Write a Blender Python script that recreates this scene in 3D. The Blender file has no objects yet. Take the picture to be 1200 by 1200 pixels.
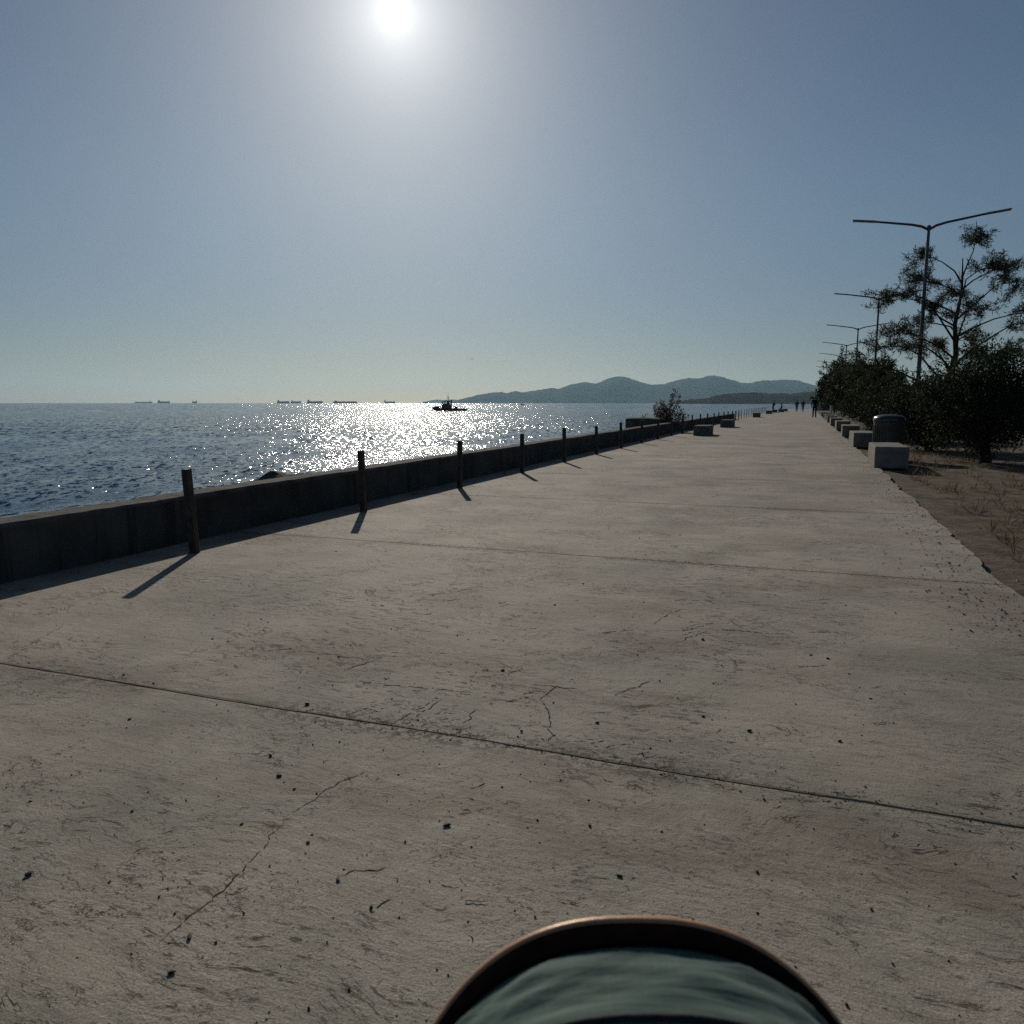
import bpy, bmesh, math, random
import numpy as np
from mathutils import Vector, Matrix, Euler, noise as mnoise

R = math.radians
random.seed(7)
rng = np.random.default_rng(11)
SC = bpy.context.scene
COL = SC.collection

# ------------------------------------------------------------------ camera
# world: +Y runs along the promenade, +X is inland (right), z = 0 the concrete
HEAD, PITCH, CAMH, F = R(20.4), math.atan(128 / 920), 1.30, 920.0
cam_d = bpy.data.cameras.new('camera')
cam = bpy.data.objects.new('camera', cam_d)
COL.objects.link(cam)
cam.location = (0, 0, CAMH)
cam.rotation_euler = Euler((R(90) - PITCH, 0, HEAD))
cam_d.sensor_width = 36
cam_d.lens = F / 1200 * 36
cam_d.clip_start = 0.02
cam_d.clip_end = 60000
cam_d.dof.use_dof = True
cam_d.dof.focus_distance = 14
cam_d.dof.aperture_fstop = 11
SC.camera = cam
CR = cam.rotation_euler.to_matrix()


def at(px, py, depth):
    """point seen at photo pixel (1200 px wide) at a horizontal distance along the view heading"""
    d = CR @ Vector((px - 600, 600 - py, -F))
    fwd = Vector((-math.sin(HEAD), math.cos(HEAD), 0))
    return Vector((0, 0, CAMH)) + d * (depth / d.dot(fwd))


# ------------------------------------------------------------------ light
SUN_EL, SUN_AZ = R(24.3), R(28.3)          # azimuth: degrees left of +Y
sdir = Vector((-math.sin(SUN_AZ) * math.cos(SUN_EL), math.cos(SUN_AZ) * math.cos(SUN_EL), math.sin(SUN_EL)))
sl = bpy.data.lights.new('sun', 'SUN')
sl.energy = 5.0
sl.angle = R(0.53)
sl.color = (1.0, 0.91, 0.79)
so = bpy.data.objects.new('sun', sl)
COL.objects.link(so)
so.rotation_euler = (-sdir).to_track_quat('-Z', 'Y').to_euler()

W = bpy.data.worlds.new('World')
SC.world = W
W.use_nodes = True
nt = W.node_tree
sky = nt.nodes.new('ShaderNodeTexSky')
sky.sky_type = 'NISHITA'
sky.sun_disc = False
sky.sun_elevation = SUN_EL
sky.sun_rotation = -SUN_AZ
sky.altitude = 0
sky.air_density = 1.0
sky.dust_density = 0.35
sky.ozone_density = 1.2
bg = nt.nodes['Background']
bg.inputs['Strength'].default_value = 0.05


def wn(typ, **kw):
    x = nt.nodes.new(typ)
    for k_, v_ in kw.items():
        setattr(x, k_, v_)
    return x


def wmath(op, a_, b_=None):
    x = wn('ShaderNodeMath', operation=op)
    for i_, v_ in enumerate((a_, b_)):
        if v_ is None:
            continue
        if hasattr(v_, 'is_output'):
            nt.links.new(v_, x.inputs[i_])
        else:
            x.inputs[i_].default_value = v_
    return x.outputs[0]


# the air right round the sun: forward scattering by sea aerosol, by angle from the sun's direction
tc = wn('ShaderNodeTexCoord')
dp = wn('ShaderNodeVectorMath', operation='DOT_PRODUCT')
nt.links.new(tc.outputs['Generated'], dp.inputs[0])
dp.inputs[1].default_value = tuple(sdir)
ang = wmath('MULTIPLY', wmath('ARCCOSINE', wmath('MINIMUM', dp.outputs['Value'], 1.0)), 180 / math.pi)
core = wmath('MULTIPLY', wmath('EXPONENT', wmath('MULTIPLY', wmath('POWER', wmath('DIVIDE', ang, 0.8), 2.0), -1.0)), 9.0)
mid_ = wmath('MULTIPLY', wmath('EXPONENT', wmath('DIVIDE', ang, -2.6)), 22.5)
wide = wmath('MULTIPLY', wmath('EXPONENT', wmath('DIVIDE', ang, -8.0)), 9.0)
glow = wmath('ADD', core, wmath('ADD', mid_, wide))
gcol = wn('ShaderNodeVectorMath', operation='SCALE')
gcol.inputs[0].default_value = (1.0, 0.985, 0.94)
nt.links.new(glow, gcol.inputs['Scale'])
sm = wn('ShaderNodeVectorMath', operation='ADD')
tint = wn('ShaderNodeVectorMath', operation='MULTIPLY')
nt.links.new(sky.outputs[0], tint.inputs[0])
tint.inputs[1].default_value = (0.99, 1.10, 1.17)
# low on the horizon the long path through sea haze takes out the red first
sz = wn('ShaderNodeSeparateXYZ')
nt.links.new(tc.outputs['Generated'], sz.inputs[0])
lowf = wn('ShaderNodeMapRange', interpolation_type='SMOOTHSTEP')
nt.links.new(sz.outputs['Z'], lowf.inputs[0])
for i_, v_ in enumerate((0.05, 0.27, 1.0, 0.0)):
    lowf.inputs[i_ + 1].default_value = v_
ext = wn('ShaderNodeMix', data_type='RGBA')
nt.links.new(lowf.outputs[0], ext.inputs['Factor'])
ca, cb = [i_ for i_ in ext.inputs if i_.type == 'RGBA']
ca.default_value = (1, 1, 1.03, 1)
cb.default_value = (0.735, 0.75, 0.87, 1)
hz = wn('ShaderNodeVectorMath', operation='MULTIPLY')
nt.links.new(tint.outputs[0], hz.inputs[0])
nt.links.new([o_ for o_ in ext.outputs if o_.type == 'RGBA'][0], hz.inputs[1])
nt.links.new(hz.outputs[0], sm.inputs[0])
nt.links.new(gcol.outputs[0], sm.inputs[1])
nt.links.new(sm.outputs[0], bg.inputs['Color'])

SC.view_settings.view_transform = 'Standard'
SC.view_settings.look = 'None'
SC.view_settings.exposure = -0.75
SC.view_settings.gamma = 1
SC.render.engine = 'CYCLES'
SC.cycles.max_bounces = 6
SC.cycles.diffuse_bounces = 2
SC.cycles.glossy_bounces = 2
SC.cycles.transparent_max_bounces = 6
SC.cycles.volume_bounces = 0
SC.cycles.use_denoising = False
SC.cycles.sample_clamp_indirect = 2.0
SC.cycles.caustics_reflective = False
SC.cycles.caustics_refractive = False


# ------------------------------------------------------------------ helpers
def tag(o, label=None, cat=None, group=None, kind=None):
    if label: o['label'] = label
    if cat: o['category'] = cat
    if group: o['group'] = group
    if kind: o['kind'] = kind
    return o


def empty(name, loc, rz=0.0):
    o = bpy.data.objects.new(name, None)
    COL.objects.link(o)
    o.location = loc
    o.rotation_euler = (0, 0, rz)
    o.empty_display_size = 0.2
    return o


def link_mesh(name, me, mat=None, parent=None):
    o = bpy.data.objects.new(name, me)
    COL.objects.link(o)
    if mat is not None:
        for m in (mat if isinstance(mat, (list, tuple)) else [mat]):
            me.materials.append(m)
    if parent is not None:
        o.parent = parent
    return o


def from_bm(name, bm, mat, parent=None, smooth=False):
    bmesh.ops.recalc_face_normals(bm, faces=bm.faces)
    me = bpy.data.meshes.new(name)
    bm.to_mesh(me)
    bm.free()
    if smooth:
        me.polygons.foreach_set('use_smooth', [True] * len(me.polygons))
    return link_mesh(name, me, mat, parent)


def from_np(name, verts, faces, mat, parent=None, smooth=False):
    me = bpy.data.meshes.new(name)
    verts = np.asarray(verts, dtype=np.float32)
    faces = np.asarray(faces, dtype=np.int32)
    k = faces.shape[1]
    me.vertices.add(len(verts))
    me.vertices.foreach_set('co', verts.ravel())
    me.loops.add(faces.size)
    me.loops.foreach_set('vertex_index', faces.ravel())
    me.polygons.add(len(faces))
    me.polygons.foreach_set('loop_start', np.arange(0, faces.size, k, dtype=np.int32))
    me.polygons.foreach_set('use_smooth', np.full(len(faces), smooth))
    me.update(calc_edges=True)
    return link_mesh(name, me, mat, parent)


def copy_tree(o, parent=None):
    c = o.copy()
    COL.objects.link(c)
    c.parent = parent
    for ch in list(o.children):
        copy_tree(ch, c)
    return c


def box(bm, c, s, rot=None, bevel=0.0, seg=1):
    r = bmesh.ops.create_cube(bm, size=1.0)
    vs = r['verts']
    bmesh.ops.scale(bm, verts=vs, vec=s)
    if bevel:
        es = list({e for v in vs for e in v.link_edges})
        b = bmesh.ops.bevel(bm, geom=es, offset=bevel, segments=seg, affect='EDGES', profile=0.5)
        vs = list({v for f in b['faces'] for v in f.verts} | {v for v in vs if v.is_valid})
    if rot is not None:
        bmesh.ops.rotate(bm, verts=vs, cent=(0, 0, 0), matrix=Euler(rot).to_matrix())
    bmesh.ops.translate(bm, verts=vs, vec=c)
    return vs


def tube(bm, pts, rad, n=8, cap=True):
    pts = [Vector(p) for p in pts]
    rads = rad if isinstance(rad, (list, tuple)) else [rad] * len(pts)
    rings = []
    prev = None
    for i, p in enumerate(pts):
        d = (pts[min(i + 1, len(pts) - 1)] - pts[max(i - 1, 0)]).normalized()
        if prev is None:
            up = Vector((0, 0, 1)) if abs(d.z) < 0.9 else Vector((1, 0, 0))
            a = d.cross(up).normalized()
        else:
            a = (prev - d * prev.dot(d)).normalized()
        prev = a
        b = d.cross(a)
        rings.append([bm.verts.new(p + (a * math.cos(2 * math.pi * k / n) + b * math.sin(2 * math.pi * k / n)) * rads[i]) for k in range(n)])
    for i in range(len(rings) - 1):
        for k in range(n):
            bm.faces.new((rings[i][k], rings[i][(k + 1) % n], rings[i + 1][(k + 1) % n], rings[i + 1][k]))
    if cap:
        bm.faces.new(rings[0][::-1])
        bm.faces.new(rings[-1])


def lathe(bm, prof, n=24, c=(0, 0, 0)):
    rings = []
    for r, z in prof:
        rings.append([bm.verts.new((c[0] + max(r, 1e-4) * math.cos(2 * math.pi * k / n), c[1] + max(r, 1e-4) * math.sin(2 * math.pi * k / n), c[2] + z)) for k in range(n)])
    for i in range(len(rings) - 1):
        for k in range(n):
            bm.faces.new((rings[i][k], rings[i][(k + 1) % n], rings[i + 1][(k + 1) % n], rings[i + 1][k]))
    bm.faces.new(rings[0][::-1])
    bm.faces.new(rings[-1])


# ------------------------------------------------------------------ materials
class NB:
    """small node-building helper"""
    def __init__(s, name):
        s.m = bpy.data.materials.new(name)
        s.m.use_nodes = True
        s.t = s.m.node_tree
        s.b = s.t.nodes['Principled BSDF']
        s.out = s.t.nodes['Material Output']

    def n(s, typ, **kw):
        x = s.t.nodes.new(typ)
        for k, v in kw.items():
            setattr(x, k, v)
        return x

    def put(s, sock, v):
        if v is None:
            return
        if hasattr(v, 'is_output'):
            s.t.links.new(v, sock)
        else:
            sock.default_value = v

    def coord(s, which='Object'):
        return s.n('ShaderNodeTexCoord').outputs[which]

    def pos(s):
        return s.n('ShaderNodeNewGeometry').outputs['Position']

    def mapp(s, v, scale=(1, 1, 1), loc=(0, 0, 0), rot=(0, 0, 0)):
        x = s.n('ShaderNodeMapping')
        s.put(x.inputs['Vector'], v)
        x.inputs['Scale'].default_value = scale
        x.inputs['Location'].default_value = loc
        x.inputs['Rotation'].default_value = rot
        return x.outputs[0]

    def noise(s, v, scale=5, detail=4, rough=0.55, dist=0.0, color=False):
        x = s.n('ShaderNodeTexNoise')
        s.put(x.inputs['Vector'], v)
        x.inputs['Scale'].default_value = scale
        x.inputs['Detail'].default_value = detail
        x.inputs['Roughness'].default_value = rough
        x.inputs['Distortion'].default_value = dist
        return x.outputs['Color' if color else 'Fac']

    def math(s, op, a, b=None, c=None, clamp=False):
        x = s.n('ShaderNodeMath', operation=op, use_clamp=clamp)
        s.put(x.inputs[0], a)
        s.put(x.inputs[1], b)
        s.put(x.inputs[2], c)
        return x.outputs[0]

    def vmath(s, op, a, b=None):
        x = s.n('ShaderNodeVectorMath', operation=op)
        s.put(x.inputs[0], a)
        s.put(x.inputs[1], b)
        return x.outputs[0]

    def ss(s, v, lo, hi, a=0.0, b=1.0):
        x = s.n('ShaderNodeMapRange', interpolation_type='SMOOTHSTEP')
        s.put(x.inputs[0], v)
        for i, q in enumerate((lo, hi, a, b)):
            x.inputs[i + 1].default_value = q
        return x.outputs[0]

    def mix(s, f, a, b, mode='MIX'):
        x = s.n('ShaderNodeMix', data_type='RGBA', blend_type=mode)
        s.put(x.inputs['Factor'], f)
        for nm, v in (('A', a), ('B', b)):
            k = [i for i in x.inputs if i.name == nm and i.type == 'RGBA'][0]
            if isinstance(v, tuple) and len(v) == 3:
                v = (*v, 1)
            s.put(k, v)
        return [o for o in x.outputs if o.type == 'RGBA'][0]

    def bump(s, h, strength=0.5, dist=0.01, normal=None):
        x = s.n('ShaderNodeBump')
        x.inputs['Strength'].default_value = strength
        x.inputs['Distance'].default_value = dist
        s.put(x.inputs['Height'], h)
        s.put(x.inputs['Normal'], normal)
        return x.outputs[0]

    def fin(s, color=None, rough=None, normal=None, metal=None, spec=None):
        if isinstance(color, tuple) and len(color) == 3:
            color = (*color, 1)
        s.put(s.b.inputs['Base Color'], color)
        s.put(s.b.inputs['Roughness'], rough)
        s.put(s.b.inputs['Normal'], normal)
        s.put(s.b.inputs['Metallic'], metal)
        s.put(s.b.inputs['Specular IOR Level'], spec)
        return s.m


def simple(name, col, rough=0.7, var=0.25, scale=8, metal=0.0, bump=0.2, bdist=0.01, spec=0.4):
    q = NB(name)
    c = q.coord()
    nz = q.noise(c, scale, 5, 0.6)
    d = tuple(x * (1 - var) for x in col)
    l = tuple(min(1, x * (1 + var)) for x in col)
    colr = q.mix(q.ss(nz, 0.3, 0.7), d, l)
    return q.fin(colr, rough, q.bump(q.noise(c, scale * 4, 4, 0.6), bump, bdist), metal, spec)


def concrete_mat():
    q = NB('promenade_concrete')
    p = q.coord()
    wob = q.vmath('SCALE', q.vmath('SUBTRACT', q.noise(p, 1.3, 3, color=True), (0.5, 0.5, 0.5)))
    wob.node.inputs['Scale'].default_value = 0.5
    pw = q.vmath('ADD', p, wob)
    sep = q.n('ShaderNodeSeparateXYZ')
    q.put(sep.inputs[0], p)
    # slab number and joint distance (a cast joint every 3.75 m)
    tj = q.math('DIVIDE', q.math('SUBTRACT', sep.outputs['Y'], 2.67), 3.75)
    jit = q.math('MULTIPLY', q.math('SUBTRACT', q.noise(p, 9, 5, 0.7), 0.5), 0.006)
    tj2 = q.math('ADD', tj, jit)
    fr = q.math('SUBTRACT', tj2, q.math('ROUND', tj2))
    jd = q.math('MULTIPLY', q.math('ABSOLUTE', fr), 3.75)
    slab = q.n('ShaderNodeTexWhiteNoise', noise_dimensions='1D')
    q.put(slab.inputs['W'], q.math('FLOOR', tj))
    # broad tone
    big = q.noise(pw, 0.55, 5, 0.6)
    mid = q.noise(pw, 2.2, 6, 0.62)
    col = q.mix(q.ss(big, 0.32, 0.68), (0.258, 0.242, 0.198), (0.362, 0.328, 0.266))
    col = q.mix(q.math('MULTIPLY', q.ss(mid, 0.42, 0.72), 0.55), col, (0.40, 0.372, 0.315))
    grn = q.noise(q.mapp(p, loc=(31, 7, 2)), 0.8, 4, 0.55)
    col = q.mix(q.math('MULTIPLY', q.ss(grn, 0.46, 0.66), 0.75), col, (0.172, 0.178, 0.140))
    brn = q.noise(q.mapp(pw, (0.55, 1.0, 1), loc=(3, 17, 5)), 1.0, 8, 0.70)
    col = q.mix(q.math('MULTIPLY', q.ss(brn, 0.48, 0.66), 0.55), col, (0.135, 0.098, 0.070))
    col = q.mix(q.math('MULTIPLY', slab.outputs['Value'], 0.40), col, (0.21, 0.185, 0.15))
    # screed streaks that run across the walk
    st = q.noise(q.mapp(p, (1.6, 9, 1), rot=(0, 0, 0.05)), 1.0, 6, 0.75, 0.6)
    col = q.mix(q.math('MULTIPLY', q.ss(st, 0.50, 0.70), 0.38), col, (0.115, 0.098, 0.078))
    # torn, scuffed skin: short dark flecks inside patches
    patch = q.ss(q.noise(q.mapp(p, loc=(9, 2, 0)), 0.85, 6, 0.65), 0.47, 0.60)
    fl = q.noise(q.mapp(pw, (8, 27, 1), rot=(0, 0, 0.3)), 1.0, 6, 0.78)
    fleck = q.math('MULTIPLY', q.ss(fl, 0.555, 0.63), patch)
    fl2 = q.noise(q.mapp(p, (1, 1, 1)), 55, 3, 0.7)
    spat = q.ss(q.noise(q.mapp(p, loc=(14, 3, 0)), 1.7, 5, 0.7), 0.46, 0.64)
    fl3 = q.noise(q.mapp(p, (1, 1.7, 1), rot=(0, 0, 0.5)), 30, 5, 0.75)
    fleck2 = q.math('MAXIMUM', q.math('MULTIPLY', q.ss(fl2, 0.62, 0.70), 0.75), q.math('MULTIPLY', q.math('MULTIPLY', q.ss(fl3, 0.565, 0.64), spat), 0.8))
    # scratch-like breaks in the skin, in clusters
    ln1 = q.noise(q.mapp(pw, (5, 11, 1), rot=(0, 0, 0.45)), 1.0, 5, 0.62, 0.4)
    scr = q.ss(q.math('ABSOLUTE', q.math('SUBTRACT', ln1, 0.5)), 0.003, 0.014, 1, 0)
    scr = q.math('MULTIPLY', scr, q.ss(q.noise(q.mapp(p, loc=(2, 9, 0)), 1.5, 6, 0.7), 0.51, 0.60))
    scr = q.math('MULTIPLY', scr, q.ss(q.noise(q.mapp(p, loc=(5, 5, 0)), 9, 3, 0.6), 0.38, 0.50))
    # hairline cracks
    vo = q.n('ShaderNodeTexVoronoi', feature='DISTANCE_TO_EDGE')
    q.put(vo.inputs['Vector'], q.vmath('ADD', p, q.mapp(q.noise(p, 3.0, 5, 0.7, color=True), (0.45, 0.45, 0))))
    vo.inputs['Scale'].default_value = 0.62
    crk = q.math('MULTIPLY', q.ss(vo.outputs['Distance'], 0.0015, 0.0055, 1, 0), q.math('MULTIPLY', q.ss(q.noise(q.mapp(p, loc=(4, 4, 4)), 0.9, 3), 0.55, 0.65), q.ss(q.noise(p, 11, 3), 0.36, 0.5)))
    # the joints with the dirt that gathers in them
    jl = q.math('MULTIPLY', q.ss(jd, 0.006, 0.02, 1, 0), 0.5)
    jl = q.math('MULTIPLY', jl, q.ss(q.noise(q.mapp(p, loc=(1, 2, 3)), 5, 4, 0.7), 0.22, 0.40))
    jdirt = q.math('MULTIPLY', q.ss(jd, 0.0, 0.15, 1, 0), q.ss(q.noise(p, 22, 6, 0.78), 0.50, 0.59))
    jdirt = q.math('MULTIPLY', jdirt, q.ss(q.noise(q.mapp(p, loc=(6, 0, 1)), 0.8, 3, 0.5), 0.42, 0.58))
    dark = q.math('MAXIMUM', q.math('MAXIMUM', q.math('MAXIMUM', fleck, scr), fleck2), q.math('MAXIMUM', crk, q.math('MAXIMUM', jl, jdirt)))
    col = q.mix(q.math('MULTIPLY', q.ss(q.noise(q.mapp(p, loc=(8, 1, 0)), 0.9, 5, 0.6), 0.50, 0.66), 0.22), col, (0.36, 0.28, 0.235))
    col = q.mix(q.math('MULTIPLY', dark, 0.92), col, (0.045, 0.038, 0.031))
    grit = q.noise(p, 180, 2, 0.6)
    col = q.mix(0.5, col, q.mix(q.ss(grit, 0.35, 0.65), (0.30, 0.30, 0.30), (0.72, 0.70, 0.68)), 'OVERLAY')
    h = q.math('ADD', q.math('MULTIPLY', q.noise(pw, 14, 6, 0.7), 0.55), q.math('MULTIPLY', st, 0.5))
    h = q.math('ADD', h, q.math('MULTIPLY', q.noise(p, 110, 3, 0.6), 0.16))
    h = q.math('SUBTRACT', h, q.math('MULTIPLY', dark, 0.45))
    nrm = q.bump(h, 0.8, 0.013)
    return q.fin(col, 0.85, nrm, spec=0.2)


def wall_mat():
    q = NB('stained_wall_concrete')
    p = q.coord()
    sep = q.n('ShaderNodeSeparateXYZ')
    q.put(sep.inputs[0], p)
    nz = q.noise(p, 1.6, 6, 0.65)
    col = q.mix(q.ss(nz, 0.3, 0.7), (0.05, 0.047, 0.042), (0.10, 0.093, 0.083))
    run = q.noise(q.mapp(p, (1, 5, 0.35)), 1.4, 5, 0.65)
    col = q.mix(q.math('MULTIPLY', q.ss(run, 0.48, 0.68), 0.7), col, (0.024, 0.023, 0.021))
    col = q.mix(q.math('MULTIPLY', q.ss(sep.outputs['Z'], 0.385, 0.43), q.ss(q.noise(p, 6, 4), 0.35, 0.6)), col, (0.13, 0.122, 0.11))  # sunlit top of the wall put into the colour as a broken paler strip
    h = q.math('ADD', q.noise(p, 7, 6, 0.7), q.math('MULTIPLY', q.noise(p, 60, 3), 0.3))
    return q.fin(col, 0.95, q.bump(h, 0.8, 0.03), spec=0.1)


def water_mat():
    q = NB('sea_water')
    p = q.pos()
    # choppy facets: slopes come straight from noise so that far water keeps its roughness
    def slope(scale, k, loc, sc=(1, 1, 1), detail=2.0):
        v = q.mapp(q.mapp(p, rot=(0, 0, -SUN_AZ)), sc, loc=loc)
        nz = q.noise(v, scale, detail, 0.6, color=True)
        s_ = q.vmath('SUBTRACT', nz, (0.5, 0.5, 0.5))
        return q.vmath('MULTIPLY', s_, (k, k, 0))
    ln = q.n('ShaderNodeVectorMath', operation='LENGTH')
    q.put(ln.inputs[0], p)
    dist = ln.outputs['Value']
    # ripples near the wall, wavelets further out, whole waves in the offing
    near = q.ss(dist, 35, 110, 1, 0)
    far = q.ss(dist, 150, 520, 0, 1)
    midw = q.math('SUBTRACT', q.math('SUBTRACT', 1.0, near), far)

    def weigh(v, w):
        x = q.n('ShaderNodeVectorMath', operation='SCALE')
        q.put(x.inputs[0], v)
        q.put(x.inputs['Scale'], w)
        return x.outputs[0]
    a = weigh(q.vmath('ADD', slope(3.4, 1.8, (0, 0, 0), (1.0, 0.4, 0)), slope(10.0, 1.1, (11, 5, 0), (1.0, 0.35, 0))), near)
    a = q.vmath('ADD', a, weigh(slope(2.3, 2.3, (5, 5, 0), (1.0, 0.25, 0), 3.0), midw))
    a = q.vmath('ADD', a, weigh(slope(0.9, 2.1, (7, 1, 0), (1.0, 0.10, 0), 3.0), far))
    g = q.n('ShaderNodeNewGeometry')
    nrm = q.vmath('NORMALIZE', q.vmath('ADD', a, g.outputs['Normal']))
    big = q.noise(q.mapp(p, (0.004, 0.012, 1)), 1.0, 3, 0.5)
    col = q.mix(q.ss(big, 0.35, 0.65), (0.006, 0.034, 0.085), (0.010, 0.046, 0.105))
    q.b.inputs['IOR'].default_value = 1.333
    q.b.inputs['Specular Tint'].default_value = (0.70, 0.89, 1.0, 1)
    return q.fin(col, 0.115, nrm, spec=0.25)


def foliage_mat(name, c0, c1, trans=0.3):
    q = NB(name)
    oi = q.n('ShaderNodeObjectInfo')
    p = q.coord()
    nz = q.noise(p, 2.2, 3)
    g = q.n('ShaderNodeNewGeometry')
    f = q.math('ADD', q.math('MULTIPLY', g.outputs['Random Per Island'], 0.6), q.math('MULTIPLY', nz, 0.4))
    col = q.mix(q.ss(f, 0.2, 0.8), c0, c1)
    q.fin(col, 0.75, spec=0.12)
    tr = q.n('ShaderNodeBsdfTranslucent')
    q.put(tr.inputs['Color'], col)
    mx = q.n('ShaderNodeMixShader')
    mx.inputs[0].default_value = trans
    q.t.links.new(q.b.outputs[0], mx.inputs[1])
    q.t.links.new(tr.outputs[0], mx.inputs[2])
    q.t.links.new(mx.outputs[0], q.out.inputs['Surface'])
    return q.m


M = {}
M['concrete'] = concrete_mat()
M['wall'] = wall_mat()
M['water'] = water_mat()
M['soil'] = simple('dry_soil', (0.105, 0.082, 0.060), 0.95, 0.4, 3, bump=0.8, bdist=0.03, spec=0.1)
M['rubble'] = simple('rubble_stone', (0.10, 0.095, 0.085), 0.95, 0.4, 2.5, bump=0.8, bdist=0.05, spec=0.1)
M['post'] = simple('rusty_dark_steel', (0.06, 0.045, 0.036), 0.75, 0.5, 14, bump=0.5, bdist=0.004)
M['palepost'] = simple('weathered_grey_paint', (0.62, 0.62, 0.60), 0.7, 0.25, 10)
M['bench'] = simple('cast_bench_concrete', (0.185, 0.172, 0.15), 0.9, 0.22, 5, bump=0.5, bdist=0.008, spec=0.15)
M['oldblock'] = simple('old_block_concrete', (0.13, 0.122, 0.108), 0.95, 0.3, 5, bump=0.6, bdist=0.01, spec=0.1)
M['hill'] = simple('scrub_hillside', (0.055, 0.062, 0.048), 0.95, 0.4, 0.004, bump=0.0, spec=0.0)
M['head'] = simple('wooded_headland', (0.035, 0.04, 0.034), 0.95, 0.4, 0.02, bump=0.0, spec=0.0)
M['bark'] = simple('bark', (0.07, 0.055, 0.042), 0.95, 0.4, 12, bump=0.8, bdist=0.02, spec=0.1)
M['leaf_dark'] = foliage_mat('dark_leaves', (0.012, 0.018, 0.010), (0.045, 0.058, 0.026), 0.22)
M['leaf_olive'] = foliage_mat('olive_leaves', (0.016, 0.022, 0.011), (0.065, 0.07, 0.034), 0.25)
M['leaf_feather'] = foliage_mat('feathery_leaves', (0.03, 0.04, 0.022), (0.08, 0.085, 0.045), 0.2)
M['leaf_bush'] = foliage_mat('waxy_reddish_leaves', (0.06, 0.045, 0.035), (0.20, 0.15, 0.125), 0.25)
M['drygrass'] = foliage_mat('dry_grass_blades', (0.10, 0.085, 0.045), (0.20, 0.165, 0.09), 0.3)
M['lamp'] = simple('galvanised_lamp_steel', (0.09, 0.095, 0.10), 0.5, 0.2, 6, metal=0.3, bump=0.05)
M['led'] = simple('luminaire_grey', (0.20, 0.21, 0.22), 0.45, 0.1, 6, metal=0.2, bump=0.05)
M['binbody'] = simple('bin_grey_metal', (0.06, 0.062, 0.06), 0.5, 0.25, 7, metal=0.2, bump=0.1, bdist=0.004)
M['binlid'] = simple('bin_dark_lid', (0.03, 0.032, 0.034), 0.28, 0.2, 7, bump=0.05, spec=0.6)
M['hull'] = simple('black_hull', (0.018, 0.018, 0.020), 0.6, 0.3, 2)
M['ship_hull'] = simple('rust_red_hull', (0.07, 0.05, 0.05), 0.7, 0.3, 0.1)
M['ship_white'] = simple('ship_white_paint', (0.45, 0.45, 0.43), 0.6, 0.1, 0.2)
M['cabin'] = simple('tug_cabin_paint', (0.06, 0.055, 0.05), 0.6, 0.3, 2)
M['glass'] = simple('dark_glass', (0.02, 0.025, 0.03), 0.08, 0.1, 2, bump=0.0, spec=0.8)
M['tyre'] = simple('black_rubber', (0.02, 0.02, 0.02), 0.85, 0.2, 20)
M['frame'] = simple('stroller_frame_metal', (0.12, 0.12, 0.125), 0.4, 0.1, 10, metal=0.8, bump=0.02)
M['plaster'] = simple('beige_plaster', (0.36, 0.31, 0.25), 0.9, 0.15, 1.0, spec=0.1)
M['rooftile'] = simple('roof_sheet', (0.05, 0.045, 0.04), 0.8, 0.3, 2.0)
M['bird'] = simple('gull_feathers', (0.30, 0.30, 0.31), 0.8, 0.3, 8)
M['pod'] = simple('dried_seed_pod', (0.022, 0.017, 0.013), 0.7, 0.5, 60, bump=0.5, bdist=0.002)
M['grit'] = simple('dark_grit', (0.035, 0.028, 0.022), 0.85, 0.5, 40)
M['bed'] = simple('exposed_dark_bed', (0.045, 0.037, 0.03), 0.95, 0.5, 50, spec=0.05)
M['chip'] = simple('pale_chips', (0.30, 0.28, 0.24), 0.9, 0.3, 40)


def canopy_mat():
    q = NB('teal_fabric')
    p = q.coord()
    weave = q.noise(q.mapp(p, (900, 60, 60)), 1.0, 3, 0.6)
    slub = q.noise(q.mapp(p, (260, 14, 14)), 1.0, 4, 0.7)
    broad = q.noise(p, 9, 4, 0.6)
    col = q.mix(q.ss(broad, 0.3, 0.7), (0.135, 0.225, 0.188), (0.18, 0.28, 0.235))
    col = q.mix(q.math('MULTIPLY', q.ss(slub, 0.5, 0.72), 0.5), col, (0.23, 0.29, 0.26))
    col = q.mix(q.math('MULTIPLY', q.ss(weave, 0.5, 0.75), 0.35), col, (0.08, 0.13, 0.115))
    h = q.math('ADD', q.math('MULTIPLY', weave, 0.25), q.math('MULTIPLY', slub, 0.4))
    wr = q.noise(q.mapp(p, (7, 26, 26), rot=(0, 0, 0.12)), 1.0, 4, 0.55, 0.8)
    n1 = q.bump(wr, 0.4, 0.006)
    q.b.inputs['Sheen Weight'].default_value = 0.25
    q.fin(col, 0.75, q.bump(h, 0.5, 0.0012, n1), spec=0.25)
    tr = q.n('ShaderNodeBsdfTranslucent')
    q.put(tr.inputs['Color'], q.mix(0.5, col, (0.10, 0.22, 0.195)))
    q.put(tr.inputs['Normal'], n1)
    mx = q.n('ShaderNodeMixShader')
    mx.inputs[0].default_value = 0.45
    q.t.links.new(q.b.outputs[0], mx.inputs[1])
    q.t.links.new(tr.outputs[0], mx.inputs[2])
    q.t.links.new(mx.outputs[0], q.out.inputs['Surface'])
    return q.m


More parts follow.
